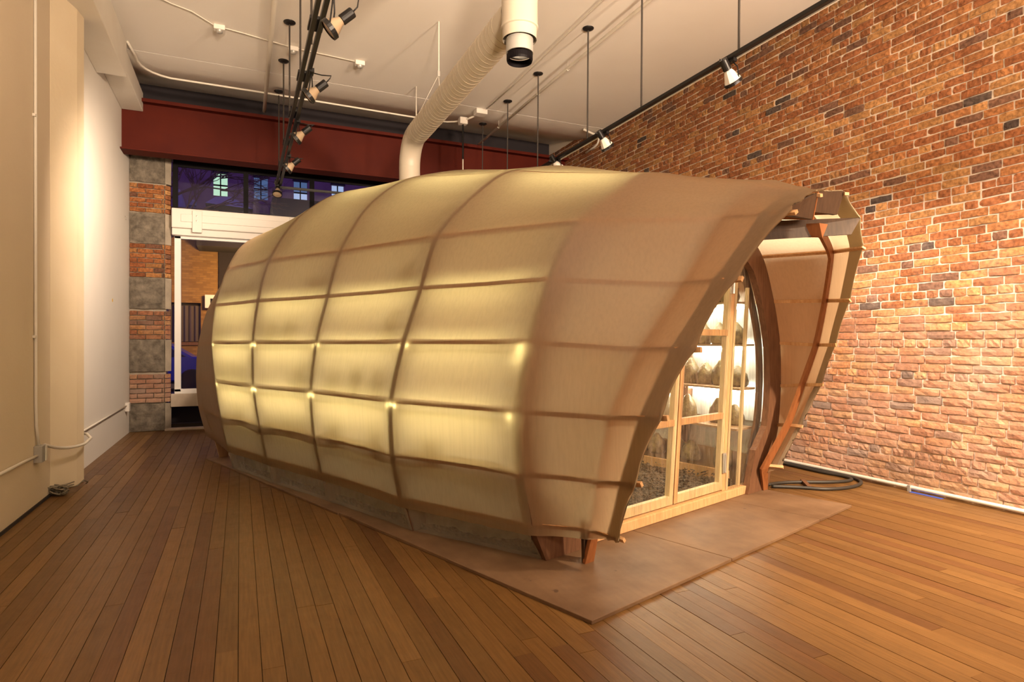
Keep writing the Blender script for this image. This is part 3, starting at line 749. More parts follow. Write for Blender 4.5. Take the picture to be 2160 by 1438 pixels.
# ridge tube lights and white lining added as a reflector on the brick-wall side
for k in range(4):
    a = Vector(RIB[k][8]); b = Vector(RIB[k + 1][8]); d = (b - a).normalized()
    for e in (7, 9):
        a = Vector(RIB[k][e]); b = Vector(RIB[k + 1][e]); d = (b - a).normalized(); z_ = Vector(((.04 if e == 7 else -.04), 0, -.24))
        MB().tube([tuple(a + d * .12 + z_), tuple(b - d * .08 + z_)], .014, 8).build('tube_light', 'tube_glow_soft', pod)
for k in range(4):
    lv = []; lf = []
    for i in range(7):
        t = i / 6
        for j in range(12 * NR, 15 * NR + 1, 3):
            p = D[k][j].lerp(D[k + 1][j], t); p = p + (CEN(p) - p).normalized() * .07; lv.append(p)
    nn = len(range(12 * NR, 15 * NR + 1, 3))
    for i in range(6):
        for j in range(nn - 1): a = i * nn + j; lf.append((a, a + 1, a + 1 + nn, a + nn))
    MB().add(lv, lf).build('reflective_lining', 'reflective_lining', pod, smooth=True)

# door wall in the doorway arch: sheared slightly to the right as it rises
def dq(q, z): return q + .10 * z
def stile(q, z0, z1, w_, y0=.035, y1=.085, m='pine', nm='stile', **k):
    MB().hexa([(dq(q, z0) - w_ / 2, y0, z0), (dq(q, z0) + w_ / 2, y0, z0), (dq(q, z0) + w_ / 2, y1, z0), (dq(q, z0) - w_ / 2, y1, z0)],
              [(dq(q, z1) - w_ / 2, y0, z1), (dq(q, z1) + w_ / 2, y0, z1), (dq(q, z1) + w_ / 2, y1, z1), (dq(q, z1) - w_ / 2, y1, z1)]).build(nm, m, k.get('parent', pod), bevel=.002)
def railb(q0, q1, z, h, y0=.035, y1=.085, m='pine', nm='rail', parent=None):
    MB().hexa([(dq(q0, z), y0, z - h / 2), (dq(q1, z), y0, z - h / 2), (dq(q1, z), y1, z - h / 2), (dq(q0, z), y1, z - h / 2)],
              [(dq(q0, z), y0, z + h / 2), (dq(q1, z), y0, z + h / 2), (dq(q1, z), y1, z + h / 2), (dq(q0, z), y1, z + h / 2)]).build(nm, m, parent or pod, bevel=.002)
MB().box(.34, 2.46, .0, .09, .02, .085).build('door_sill', 'pine', pod, bevel=.003)
stile(2.055, .085, 2.12, .045, nm='door_post', m='pine'); stile(2.105, .085, 2.08, .03, nm='door_post', m='pine_pale')
stile(.66, .085, 2.0, .045, nm='door_post')
def corr(qf, z0, z1, y, nm, parent, n=None):
    """corrugated clear sheet; qf(z) gives (q0, q1) at each height"""
    vs = []; fs = []; rows = 10
    n = n or max(8, int((qf(z0)[1] - qf(z0)[0]) / .0085))
    for r in range(rows + 1):
        z = z0 + (z1 - z0) * r / rows; a, b = qf(z)
        for i in range(n + 1):
            q = a + (b - a) * i / n
            vs.append((q, y + .0045 * math.sin(q * 2 * math.pi / .034), z))
    for r in range(rows):
        for i in range(n): k = r * (n + 1) + i; fs.append((k, k + 1, k + n + 2, k + n + 1))
    return MB().add(vs, fs).build(nm, 'clear_panel', parent, smooth=True)
def leaf(q0, q1, z1):
    lf = MB().box(dq(q0, .15), dq(q1, .15), .04, .08, .095, .16).build('door', 'pine_pale', pod, bevel=.002)
    stile(q0 + .02, .10, z1, .045, .038, .082, 'pine', parent=lf); stile(q1 - .02, .10, z1, .045, .038, .082, 'pine_pale', parent=lf)
    for z in (.69, 1.36, z1 - .03): railb(q0 + .03, q1 - .03, z, .05, .036, .078, 'pine', 'rail', lf)
    corr(lambda z: (dq(q0 + .01, z), dq(q1 - .01, z)), .10, z1, .030, 'corrugated_panel', lf)
leaf(1.365, 2.03, 2.05); leaf(.69, 1.345, 2.05)
def edgeq(z, right):   # inner edge of the arch at height z
    rr = [(q, zz) for q, s, zz in (RIB[0][8:] if right else RIB[0][:9])]
    rr.sort(key=lambda a: a[1])
    if z <= rr[0][1]: return (2.66 - .16 if right else .18)
    for (qa, za), (qb, zb) in zip(rr, rr[1:]):
        if za <= z <= zb: q = qa + (qb - qa) * (z - za) / (zb - za); return q - .16 if right else q + .16
    return rr[-1][0]
corr(lambda z: (dq(2.08, z), max(dq(2.08, z) + .02, edgeq(z, True))), .085, 1.98, .028, 'corrugated_panel', pod)
corr(lambda z: (min(dq(.64, z) - .02, edgeq(z, False)), dq(.64, z)), .085, 1.98, .028, 'corrugated_panel', pod)
corr(lambda z: (.72 + (z - 2.05) * 1.4, 2.2 - (z - 2.05) * 1.1), 2.08, 2.36, .028, 'corrugated_panel', pod)
railb(.68, 2.08, 2.10, .05, nm='door_head')
stile(2.33, .085, 1.75, .028, .05, .075, 'pine_pale', 'side_strip')
hg = MB().tube([(dq(2.035, 1.68), .022, 1.68), (dq(2.035, 1.86), .022, 1.86)], .014, 10).box(dq(2.0, 1.7), dq(2.07, 1.7), .024, .034, 1.68, 1.86).build('hinge', 'chrome', pod)
MB().tube([(dq(2.035, .24), .022, .24), (dq(2.035, .38), .022, .38)], .009, 8).box(dq(2.012, .3), dq(2.06, .3), .024, .032, .23, .39).build('hinge', 'grey_metal', pod)

# shelves with tube lights, both long sides
for side in (0, 1):
    sg = 1 if side == 0 else -1
    for lev, (j, zb) in enumerate([(1, .54), (2, .89), (3, 1.28), (4, 1.65)]):
        jj = j if side == 0 else 16 - j
        for k in range(4):
            a = RIB[k][jj][0] + sg * .13; b = RIB[k + 1][jj][0] + sg * .13
            s0, s1 = RIB[k][0][1] + (.16 if k == 0 else .02), RIB[k + 1][0][1] - .02
            ww = sg * .28
            sh = MB().hexa([(a, s0, zb - .03), (b, s1, zb - .03), (b + ww, s1, zb - .03), (a + ww, s0, zb - .03)], [(a, s0, zb - .012), (b, s1, zb - .012), (b + ww, s1, zb - .012), (a + ww, s0, zb - .012)]).build('shelf', 'shelf_wood', pod)
            if lev >= 1:
                off = sg * .03
                MB().tube([(a + off, s0 + .02, zb - .055), (b + off, s1 - .02, zb - .055)], .013, 8).build('tube_light', 'tube_glow' if side == 0 else 'tube_glow_white', sh)
                if lev in (1, 2):  # added glowing bits that make bright spots on the canvas at the ribs
                    e = Vector(RIB[k][jj]); e.z = zb - .015; dn = (CEN(e) - e).normalized(); dn.z = 0
                    if k: MB().tube([tuple(e + dn * .020 + Vector((0, -.045, -.01))), tuple(e + dn * .016), tuple(e + dn * .020 + Vector((0, .045, -.01)))], .006, 6).build('rib_glow', 'tube_glow', sh)
                    else: MB().tube([tuple(e + dn * .02 + Vector((0, .05, -.12 if lev == 2 else -.03))), tuple(e + dn * .016 + Vector((0, .045, -.0)))], .007, 6).build('rib_glow', 'tube_glow', sh)
                    if k == 3:
                        e = Vector(RIB[4][jj]); e.z = zb - .015; dn = (CEN(e) - e).normalized(); dn.z = 0
                        MB().tube([tuple(e + dn * .02 + Vector((0, -.05, -.0))), tuple(e + dn * .018 + Vector((0, -.02, 0)))], .005, 6).build('rib_glow', 'tube_glow', sh)
# ------------------------------------------------------------------ contents of the greenhouse
def bag_mesh(r, h, seed, wrapped=False):
    rnd = random.Random(seed); n = 14; vs = []; fs = []
    prof = [(.0, 0), (.85, 0), (1.0, .1), (1.05, .3), (1.0, .55), (.92, .68), (.74, .82), (.5, .96), (.34, 1.08), (.16, 1.16), (.0, 1.17)]
    for pr, hh in prof:
        for k in range(n):
            a = 2 * math.pi * k / n; w_ = 1 + rnd.uniform(-.10, .10)
            vs.append((math.cos(a) * r * pr * w_, math.sin(a) * r * pr * w_, hh * h))
    for i in range(len(prof) - 1):
        for k in range(n): a = i * n + k; b = i * n + (k + 1) % n; fs.append((a, b, b + n, a + n))
    m_ = MB().add(vs, fs); me_o = m_.build('grow_bag', 'bag_film' if wrapped else 'straw_bag', smooth=True); return me_o
protos = [bag_mesh(.088, .20, i) for i in range(4)]; protow = [bag_mesh(.088, .20, 20 + i, True) for i in range(2)]
used = set()
ORDN = 'first second third fourth fifth sixth seventh eighth ninth tenth eleventh twelfth thirteenth fourteenth fifteenth sixteenth seventeenth eighteenth nineteenth twentieth'.split()
shelfname = {0: ('bottom', .21), 1: ('second lowest', .54), 2: ('middle', .89), 3: ('second highest', 1.28), 4: ('top', 1.65)}
for side in (0, 1):
    sg = 1 if side == 0 else -1
    for lev in ((1, 2, 3, 4) if side == 0 else (0, 1, 2, 3, 4)):
        nm, zb = shelfname[lev]; jj = lev if side == 0 else 16 - lev; cnt = 0
        for k in range(4):
            for t in (.14, .33, .52, .71, .9) if side else (.2, .45, .72):
                if random.random() < (.12 if side else .25): continue
                s = RIB[k][0][1] * (1 - t) + RIB[k + 1][0][1] * t
                if s < .27: continue
                qe = RIB[k][jj][0] * (1 - t) + RIB[k + 1][jj][0] * t + sg * (.21 if lev else .30)
                pr = random.choice(protow if (lev == 1 and random.random() < .6) or random.random() < .15 else protos)
                if pr not in used: o = pr; used.add(pr)
                else: o = pr.copy(); COL.objects.link(o)
                zz = zb - .012 if lev else .17
                o.location = (*P2(qe, s), zz); o.rotation_euler = (0, 0, random.uniform(0, 6)); sx = random.uniform(.85, 1.08); o.scale = (sx, sx, random.uniform(.8, 1.1))
                cnt += 1
                T(o, '%s straw grow bag from the door, %s shelf, %s' % (ORDN[cnt - 1], nm, 'brick-wall side' if side else 'behind glowing canvas'), 'grow bag', '%s shelf grow bags, %s side' % (nm, 'right' if side else 'left'))
for pr in protos + protow:
    if pr not in used: bpy.data.objects.remove(pr)
# soil bed of dark wood chips
vs = []; fs = []; nx, ny = 60, 90
for i in range(nx + 1):
    for j in range(ny + 1):
        q = .05 + 2.36 * i / nx; s = .15 + 3.7 * j / ny
        vs.append((*P2(q, s), .10 + .035 * mnoise.noise(Vector((q * 3, s * 3, 0))) + .022 * mnoise.noise(Vector((q * 22, s * 22, 3))) + random.uniform(-.006, .006)))
for i in range(nx):
    for j in range(ny): a = i * (ny + 1) + j; fs.append((a, a + 1, a + ny + 2, a + ny + 1))
rl = random.Random(5)
for _ in range(2600):
    q = .1 + 2.25 * rl.random(); s_ = .2 + 3.4 * rl.random() ** 1.4; a = rl.uniform(0, 6.28); l_ = rl.uniform(.012, .035); w2 = l_ * rl.uniform(.3, .6); z = .125 + rl.uniform(-.01, .035)
    c_ = len(vs); cx, cy = P2(q, s_); ca, sa = math.cos(a), math.sin(a); tz = rl.uniform(-.012, .012)
    vs += [(cx + ca * l_, cy + sa * l_, z + tz), (cx - sa * w2, cy + ca * w2, z - tz), (cx - ca * l_, cy - sa * l_, z - tz * .5), (cx + sa * w2, cy - ca * w2, z + tz)]
    fs.append((c_, c_ + 1, c_ + 2, c_ + 3))
n0 = len(vs); rim = [i * (ny + 1) for i in range(nx + 1)]
for v in rim: vs.append((vs[v][0], vs[v][1], .02))
for i in range(nx): fs.append((rim[i], rim[i + 1], n0 + i + 1, n0 + i))
o = T(MB().add(vs, fs).build('wood_chip_bed', 'wood_chips', smooth=False), 'bed of dark brown wood chips covering the greenhouse floor behind the door', 'wood chips'); o['kind'] = 'stuff'
T(MB().hexa([(*P2(2.42, .2), .02), (*P2(2.60, 3.8), .02), (*P2(2.63, 3.8), .02), (*P2(2.45, .2), .02)], [(*P2(2.42, .2), .17), (*P2(2.60, 3.8), .17), (*P2(2.63, 3.8), .17), (*P2(2.45, .2), .17)]).build('bed_plank', 'pine'), 'pinkish pine plank edging the wood chip bed inside the greenhouse', 'plank')

# ------------------------------------------------------------------ spiral duct
dx = 1.826; R_ = .122
du = T(empty('spiral_duct', (dx, 7.07, 3.642)), 'white spiral ventilation duct running under the ceiling and bending down into the greenhouse roof', 'duct')
yE, yT = 7.07, 4.07
arc = [(0, -.30 + .30 * math.cos(a), -.30 + .30 * math.sin(a)) for a in [math.pi / 2 - i * math.pi / 2 / 8 for i in range(9)]]
MB().tube([(0, -(yE - yT) - .05, 0), (0, -.30, 0)], R_, 32, False).build('straight_duct', 'duct_paint', du, smooth=True)
MB().tube(arc, R_, 32, False).build('elbow', 'duct_paint', du, smooth=True)
MB().tube([(0, 0, -.30), (0, 0, -.98)], R_, 32, False).build('drop_duct', 'duct_paint', du, smooth=True)
def helix(y0, y1, pitch, r, wr_, n=20):
    pts = []; y = y0; k = 0; tot = int(abs(y1 - y0) / pitch * n)
    for i in range(tot + 1):
        a = 2 * math.pi * i / n; pts.append((r * math.cos(a), y0 + (y1 - y0) * i / tot, r * math.sin(a)))
    return MB().tube(pts, wr_, 4)
mat('seam_shadow', (.30, .25, .18), .6)
helix(-(yE - yT) + .1, -.33, .070, R_ + .0005, .0022, 28).build('spiral_seam', 'seam_shadow', du)
tee = MB().lathe([(R_ * 1.06, .55), (R_ * 1.06, -.10), (R_ * 1.1, -.11), (R_ * 1.1, -.125), (R_ * 1.02, -.13), (R_ * .99, -.20), (R_ * 1.0, -.205)], (0, -(yE - yT) - .10, 0), (0, 0, 1), 32).build('tee_body', 'duct_paint', du); smooth_by_angle(tee)
col = MB().lathe([(R_ * .80, -.20), (R_ * .80, -.30), (R_ * .76, -.30), (R_ * .76, -.20)], (0, -(yE - yT) - .10, 0), (0, 0, 1), 36).build('open_collar', 'grey_metal', tee); smooth_by_angle(col)
MB().lathe([(R_ * .76, -.22), (.0, -.22)], (0, -(yE - yT) - .10, 0), (0, 0, 1), 24).build('collar_inside', 'dark_mass', tee)
MB().lathe([(R_ * .765, -.31), (R_ * .77, -.345), (R_ * .73, -.36), (R_ * .72, -.31)], (0, -(yE - yT) - .10, 0), (0, 0, 1), 36).build('collar_lip', 'dark_frame', tee)
MB().tube([(0, -(yE - yT) - .18, .30), (.05, -(yE - yT) - 4, .30)], R_ * 1.3, 28, True).build('main_duct', 'duct_paint', du, smooth=True)
wires = MB(); 
for (yw, ) in ((6.2,), ):
    pass
hw = T(empty('hanger_wire', (dx + .09, 6.21, ZC)), 'thin wire hanger holding the spiral duct from the ceiling', 'wire')
MB().tube([(0, 0, 0), (0, 0, -.55)], .0035, 5).tube([(.006, 0, 0), (.006, 0, -.52)], .0025, 5).build('drop_wire', 'conduit_white', hw)
MB().box(-.012, .012, -.008, .008, -.58, -.52).build('turnbuckle', 'grey_metal', hw)
MB().tube([(0, 0, -.56), (-.09 - R_, .0, -1.0)], .002, 5).tube([(0, 0, -.56), (-.09 + R_, .0, -1.0)], .002, 5).build('sling', 'conduit_white', hw)

# ------------------------------------------------------------------ lighting tracks
def canopy(par, x, y, z, x2=None, zt=3.47):
    MB().lathe([(.062, 0), (.060, -.008), (.040, -.018), (.016, -.026), (0, -.028)], (x, y, z), (0, 0, 1), 20).build('canopy', 'black_metal', par, smooth=True)
    MB().tube([(x, y, z - .02), (x2 if x2 is not None else x, y, zt)], .0085, 8).build('rod', 'rod_black', par)
ltk = T(empty('lighting_track', (0, 0, 0)), 'black lighting track on the left hanging by rods, with five lamps', 'lighting track')
mb = MB()
for xx, zz in ((.455, 3.45), (.505, 3.45)): mb.box(xx - .016, xx + .016, -1.5, 8.98, zz - .016, zz + .016)
mb.build('rail', 'black_metal', ltk, bevel=.002)
for y in (8.9, 8.0, 7.1, 6.2, 5.3, 4.4, 3.4): MB().box(.43, .53, y - .09, y + .09, 3.463, 3.485).build('coupler', 'black_metal', ltk)
for y, (yc) in ((8.80, 8.794), (7.83, 7.828), (6.864, 6.864), (5.6, 5.62), (4.7, 4.66), (3.7, 3.7)): canopy(ltk, .48, y, ZC, .48)
rtk = T(empty('lighting_track', (0, 0, 0)), 'black lighting track on the right hanging by long rods beside the brick wall', 'lighting track')
MB().box(3.405, 3.445, -1.5, 9.0, 3.445, 3.475).build('rail', 'black_metal', rtk, bevel=.002)
MB().box(3.452, 3.462, -1.5, 9.0, 3.44, 3.455).build('conductor_strip', 'conduit_white', rtk)
for y in (8.82, 7.854, 6.897, 5.689, 4.72, 3.5, 2.3): canopy(rtk, 3.43, y, ZC, 3.42, 3.47)
ctk = T(empty('lighting_track', (0, 0, 0)), 'short black cross track joining the far end of the left lighting track', 'lighting track')
MB().box(.50, 2.6, 8.93, 8.97, 3.40, 3.43).build('rail', 'black_metal', ctk, bevel=.002)
MB().box(1.27, 1.31, 8.93, 8.97, 3.30, 3.40).build('adapter', 'black_metal', ctk)

def par_lamp(name, loc, aim, z_track, label, style, group=None):
    """track head: adapter block, two yoke arms, socket can, reflector lamp and a looped lead. loc is the lamp's pivot"""
    r = T(empty(name, loc), label, 'track light', group)
    a = Vector(aim).normalized(); h = z_track - loc[2]
    MB().box(-.018, .018, -.045, .045, h - .03, h + .0).build('adapter', 'black_metal', r)
    side = a.cross(Vector((0, 0, 1))).normalized()
    for sgn in (-1, 1):
        p = side * .058 * sgn
        MB().tube([(side.x * .012 * sgn, side.y * .012 * sgn, h - .02), tuple(p + Vector((0, 0, h * .45))), tuple(p + a * .02)], .005, 6).build('yoke_arm', 'black_metal', r)
    MB().lathe([(.0, -.15), (.030, -.15), (.032, -.145), (.032, -.065), (.024, -.06)], (0, 0, 0), a, 18).build('socket', 'black_metal', r, smooth=False)
    if style == 'left':
        lp = MB().lathe([(.024, -.065), (.030, -.045), (.052, .0), (.060, .02)], (0, 0, 0), a, 20).build('reflector', 'bulb_glass', r, smooth=True)
        MB().lathe([(.060, .012), (.065, .014), (.065, .042), (.058, .044), (.056, .03)], (0, 0, 0), a, 22).build('rim', 'black_metal', r)
        MB().lathe([(.057, .034), (.03, .041), (0, .043)], (0, 0, 0), a, 20).build('lens', 'bulb_glass', r, smooth=True)
    else:
        lp = MB().lathe([(.024, -.065), (.034, -.05), (.062, .02), (.066, .03)], (0, 0, 0), a, 9).build('reflector', 'white_paint', r)
        MB().lathe([(.066, .026), (.071, .03), (.069, .052), (.062, .05)], (0, 0, 0), a, 20).build('rim', 'black_metal', r)
        MB().lathe([(.062, .045), (.0, .047)], (0, 0, 0), a, 20).build('lens', 'par_glow', r)
    b = -a * .15; zc_ = lambda v: tuple((v[0], v[1], min(v[2], h - .035)))
    MB().tube([(0, 0, h - .02), zc_(b * .7 + Vector((0, 0, h * .75))), zc_(b * 1.35 + Vector((0, 0, h * .35))), zc_(b * 1.25 + Vector((0, 0, .01))), tuple(b)], .0045, 6).build('lead', 'black_metal', r, smooth=True)
    return r
aimL = (-.62, .15, -.55)
for (y, z, lb) in ((3.84, 3.20, 'black round reflector lamp nearest the camera on the left track'), (5.10, 3.26, 'second nearest black reflector lamp on the left track, below the ceiling seam'),
                   (6.30, 3.29, 'black reflector lamp on the left track seen against the middle of the red beam'), (7.50, 3.31, 'small reflector lamp on the left track at the bottom edge of the red beam')):
    par_lamp('track_light', (.52, y, z), aimL, 3.45, lb, 'left')
par_lamp('track_light', (.47, 8.95, 3.34), (-.1, -.45, -.8), 3.45, 'small pale reflector lamp at the window end of the left track', 'left')
for (y, z, lb) in ((3.60, 3.31, 'white conical track lamp nearest the camera on the right track'), (5.36, 3.33, 'white conical track lamp halfway along the right track'),
                   (6.40, 3.37, 'track lamp on the right track half hidden by the greenhouse roof')):
    par_lamp('track_light', (3.44, y, z), (.62, .10, -.72), 3.45, lb, 'right')

# ------------------------------------------------------------------ ceiling services
def conduit(name, pts, r, label, cat='conduit', m='conduit_white', n=8):
    return T(MB().tube(pts, r, n).build(name, m, smooth=True), label, cat)
def arcpts(p0, p1, p2, n=6):
    p0, p1, p2 = map(Vector, (p0, p1, p2)); return [tuple(p0 * (1 - t) ** 2 + p1 * 2 * t * (1 - t) + p2 * t * t) for t in [i / n for i in range(n + 1)]]
conduit('ceiling_conduit', [(-1.15, 8.0, ZC - .02)] + arcpts((-1.12, 8.35, ZC - .02), (-1.15, 8.76, ZC - .03), (-.8, 8.80, 4.62)) + [(.31, 8.80, 4.62), (1.2, 8.82, 4.62), (2.33, 8.85, 4.62)] + arcpts((2.6, 8.86, 4.62), (3.05, 8.9, 4.62), (3.15, 8.45, 4.62)), .013, 'thin white conduit crossing the ceiling in front of the red beam')
conduit('sprinkler_pipe', [(.30, 1.0, ZC - .05), (.312, 7.42, ZC - .05), (.32, 9.5, ZC - .05)], .024, 'white sprinkler pipe running along the ceiling left of the track rods', 'pipe', n=12)
conduit('ceiling_cable', [(-1.1, 6.6, ZC - .008), (-.63, 6.948, ZC - .008), (-.45, 7.03, ZC - .008), (-.25, 7.24, ZC - .008), (.05, 7.30, ZC - .008), (.55, 7.42, ZC - .008), (1.30, 7.48, ZC - .008)], .006, 'thin white cable clipped across the ceiling between three small boxes', 'cable')
for (x, y, lb) in ((-.20, 7.25, 'small white smoke sensor box on the ceiling, leftmost on the clipped cable'), (.56, 7.43, 'small white fixture box on the ceiling behind the track rods'), (1.32, 7.48, 'small white fixture box at the right end of the clipped ceiling cable')):
    r = T(empty('junction_box', (x, y, ZC)), lb, 'ceiling box')
    MB().box(-.055, .055, -.04, .04, -.05, 0).build('box', 'white_paint', r, bevel=.004)
    MB().lathe([(.034, -.05), (.032, -.075), (.015, -.085), (0, -.086)], (0, -.01, 0), (0, 0, 1), 14).build('cover', 'grey_metal', r, smooth=True)
conduit('ceiling_conduit', [(3.20, -1, ZC - .03), (3.25, 5.08, ZC - .03), (3.25, 7.2, ZC - .03), (3.23, 8.15, ZC - .03)], .010, 'thin white conduit running lengthwise on the ceiling beside the right rods')
conduit('hanging_pipe', [(3.60, -1, 4.58), (3.61, 4.85, 4.58), (3.60, 6.7, 4.58), (3.62, 9.5, 4.58)], .019, 'white pipe hung just below the ceiling between the right rods and brick wall', 'pipe')
for y in (6.45, 7.25, 8.6): 
    hl = {6.45: 'nearest the camera', 7.25: 'middle one of three', 8.6: 'nearest the red beam'}[y]
    T(MB().tube([(3.605, y, 4.60), (3.605, y, ZC)], .004, 6).tube([(3.585, y, 4.57), (3.605, y, 4.555), (3.625, y, 4.57), (3.605, y, 4.60)], .004, 6).build('pipe_hanger', 'conduit_white'), 'little loop hanger carrying the white ceiling pipe, ' + hl, 'hanger', 'pipe hangers')
r = T(empty('junction_box', (3.2, 8.32, ZC)), 'white junction box where conduits meet on the ceiling near the red beam', 'ceiling box')
MB().box(-.085, .085, -.07, .07, -.07, 0).build('box', 'white_paint', r, bevel=.005)
r = T(empty('junction_box', (3.05, 8.66, ZC - .02)), 'smaller white junction box just right of the duct carrying a dark stem', 'ceiling box')
MB().box(-.06, .06, -.05, .05, -.10, 0).build('box', 'white_paint', r, bevel=.005)
MB().tube([(0, 0, -.10), (0, 0, -.62)], .014, 8).build('stem', 'black_metal', r)
MB().tube([(0, 0, -.62), (0, 0, -1.45)], .009, 8).build('pendant_rod', 'conduit_white', r)
conduit('hanging_rod', [(2.13, 7.9, ZC), (2.13, 7.9, 3.3)], .008, 'pale thin rod dropping from the ceiling just right of the duct elbow', 'rod', n=6)
conduit('wall_conduit', [(4.95, 8.35, ZC - .02), (XR - .04, 8.45, 4.62)] + arcpts((XR - .03, 8.46, 4.60), (XR - .02, 8.47, 4.50), (XR - .03, 8.62, 4.49)) + [(XR - .03, 8.86, 4.47)], .017, 'short hooked white conduit on the brick wall beneath the ceiling')

# ------------------------------------------------------------------ left wall fittings
eb = T(empty('outlet_box', (XL, 5.85, .415)), 'grey metal outlet box on the left wall with conduits leaving it', 'outlet box')
MB().box(0, .055, -.055, .055, -.065, .065).build('box', 'grey_metal', eb, bevel=.004)
MB().box(.055, .062, .02, .062, -.06, .06).build('cover_plate', 'conduit_white', eb, bevel=.002)
MB().tube([(.02, 0, .06), (.012, -.03, .22), (.012, -.045, .4), (.012, -.06, 4.2)], .011, 8).build('riser', 'conduit_white', eb, smooth=True)
MB().tube([(.02, -.05, -.01), (.02, -.4, .0), (.02, -3.0, .03)], .012, 8).build('conduit', 'conduit_white', eb, smooth=True)
MB().tube([(.03, .05, .05)] + [Vector(p) for p in arcpts((.03, .12, .05), (.08, .45, -.06), (.18, .72, -.04), 8)] + [(.20, .86, -.01), (.15, .95, .02), (.02, 1.05, .02)], .013, 8).build('bent_conduit', 'conduit_white', eb, smooth=True)
for z in (2.6, .9): MB().box(0, .02, -.085, -.03, z, z + .02).build('strap', 'conduit_white', eb)
fb = T(empty('outlet_box', (XL, 9.95, .393)), 'small white outlet box on the left wall beside the stone pier', 'outlet box')
MB().box(0, .05, -.05, .05, -.06, .06).build('box', 'white_paint', fb, bevel=.004)
MB().tube([(.015, -.05, .02), (.015, -3.15, -.0)], .010, 8).build('conduit', 'conduit_white', fb, smooth=True)
T(MB().lathe([(.0, .004), (.02, .003), (.022, 0)], (XL, 8.984, 1.813), (1, 0, 0), 12).build('wall_sticker', 'yellow_tag'), 'small yellow dot sticker on the left wall', 'sticker')
T(MB().tube([(XL, 9.87, 3.03), (XL + .03, 9.87, 3.02), (XL + .03, 9.87, 2.99), (XL + .01, 9.87, 2.985)], .004, 6).build('wall_hook', 'grey_metal'), 'tiny metal hook high on the left wall near the brick pier', 'hook')
pts = []
for i in range(190):
    t = i / 189; a = i * .55
    rr = .05 + .025 * math.sin(i * .37)
    pts.append((-1.385 + rr * math.cos(a) + .02 * math.sin(i * .11), 6.24 + rr * 1.1 * math.sin(a * 1.13) + .03 * math.sin(i * .07), .012 + .075 * abs(math.sin(i * .21)) * (1 - .3 * t)))
pts += [(-1.30, 6.42, .03), (-1.27, 6.52, .06), (-1.25, 6.58, .03), (-1.27, 6.62, .008)]
T(MB().tube(pts, .0055, 5).build('cable_heap', 'cable_grey', smooth=True), 'tangled heap of grey cable on the floor at the foot of the left pilaster', 'cable')

# ------------------------------------------------------------------ right wall base
cp = T(empty('skirting_pipe', (XR - .05, 0, .035)), 'pale pipe running along the floor at the foot of the brick wall', 'pipe')
MB().tube([(0, YB, 0), (0, 10.1, 0)], .017, 10).build('pipe', 'conduit_white', cp, smooth=True)
for y in (2.2, 3.42, 5.0, 6.4): MB().box(-.025, .02, y - .012, y + .012, -.035, .019).build('clip', 'grey_metal', cp)
T(MB().box(XR - .10, XR - .055, 3.14, 3.40, .001, .004).build('tape_strip', 'blue_tape'), 'strip of blue tape on the floor under the pipe by the brick wall', 'tape')
def crv(P, n=8):
    P = [Vector(p) for p in P]; out = []
    for i in range(len(P) - 1):
        p0 = P[max(i - 1, 0)]; p3 = P[min(i + 2, len(P) - 1)]
        for k in range(n): out.append(cr(p0, P[i], P[i + 1], p3, k / n))
    return out + [P[-1]]
zh = .016
T(MB().tube(crv([(4.30, 4.05, zh), (4.45, 4.06, zh), (4.62, 4.02, zh), (4.93, 3.89, zh), (5.15, 3.88, zh), (5.23, 4.02, zh), (5.20, 4.30, zh), (5.22, 4.9, zh), (5.24, 5.8, zh)]), .0145, 10).build('black_hose', 'hose_black', smooth=True), 'inner loop of black hose on the floor between greenhouse and brick wall', 'hose')
T(MB().tube(crv([(4.28, 3.99, zh), (4.46, 3.87, zh), (4.64, 3.72, zh), (4.92, 3.69, zh), (5.16, 3.79, zh), (5.255, 3.98, zh), (5.262, 4.25, zh), (5.262, 4.9, zh), (5.275, 5.8, zh)]), .0145, 10).build('black_hose', 'hose_black', smooth=True), 'outer loop of black hose sweeping across the floor to the brick wall', 'hose')

# ------------------------------------------------------------------ street outside
gr = S(MB().box(-20, 24, YF + .3, 40, -.25, -.1).build('ground', 'asphalt'))
BY = 24
oc = T(empty('brick_building', (-8, BY, 0)), 'ochre brick building across the street with a dark curtained shop window', 'building')
def ochre(nt, b, mp):
    br = N(nt, 'TexBrick', Scale=1.0); br.inputs['Color1'].default_value = (.30, .17, .055, 1); br.inputs['Color2'].default_value = (.20, .105, .035, 1); br.inputs['Mortar'].default_value = (.20, .12, .05, 1)
    br.inputs['Brick Width'].default_value = .22; br.inputs['Row Height'].default_value = .075; br.inputs['Mortar Size'].default_value = .008
    cmb = N(nt, 'CombineXYZ'); sp = N(nt, 'SeparateXYZ'); nt.links.new(mp.outputs[0], sp.inputs[0])
    nt.links.new(sp.outputs[0], cmb.inputs[0]); nt.links.new(sp.outputs[2], cmb.inputs[1]); nt.links.new(cmb.outputs[0], br.inputs['Vector'])
    nt.links.new(br.outputs[0], b.inputs['Base Color'])
mat('ochre_brick', rough=.9, build=ochre)
MB().box(0, 5.80, 0, .4, 2.70, 6.0).box(6.75, 7.31, 0, .4, 0, 2.70).box(0, 6.75, 0, .4, 0, 1.28).box(5.80, 7.31, 0, .4, 2.70, 6.0).build('wall', 'ochre_brick', oc)
MB().box(2.0, 6.75, -.04, .0, 1.22, 1.33).build('sill', 'rib_ply', oc)
f = MB().box(2.0, 6.75, .18, .3, 1.33, 2.70).build('shop_window', 'dark_mass', oc)
vs = []; fs = []
for i in range(201):
    x_ = 2.0 + 4.75 * i / 200; yy = .12 + .05 * math.sin(i * .9) + .02 * math.sin(i * 2.3); vs += [(x_, yy, 1.35), (x_, yy, 2.60)]
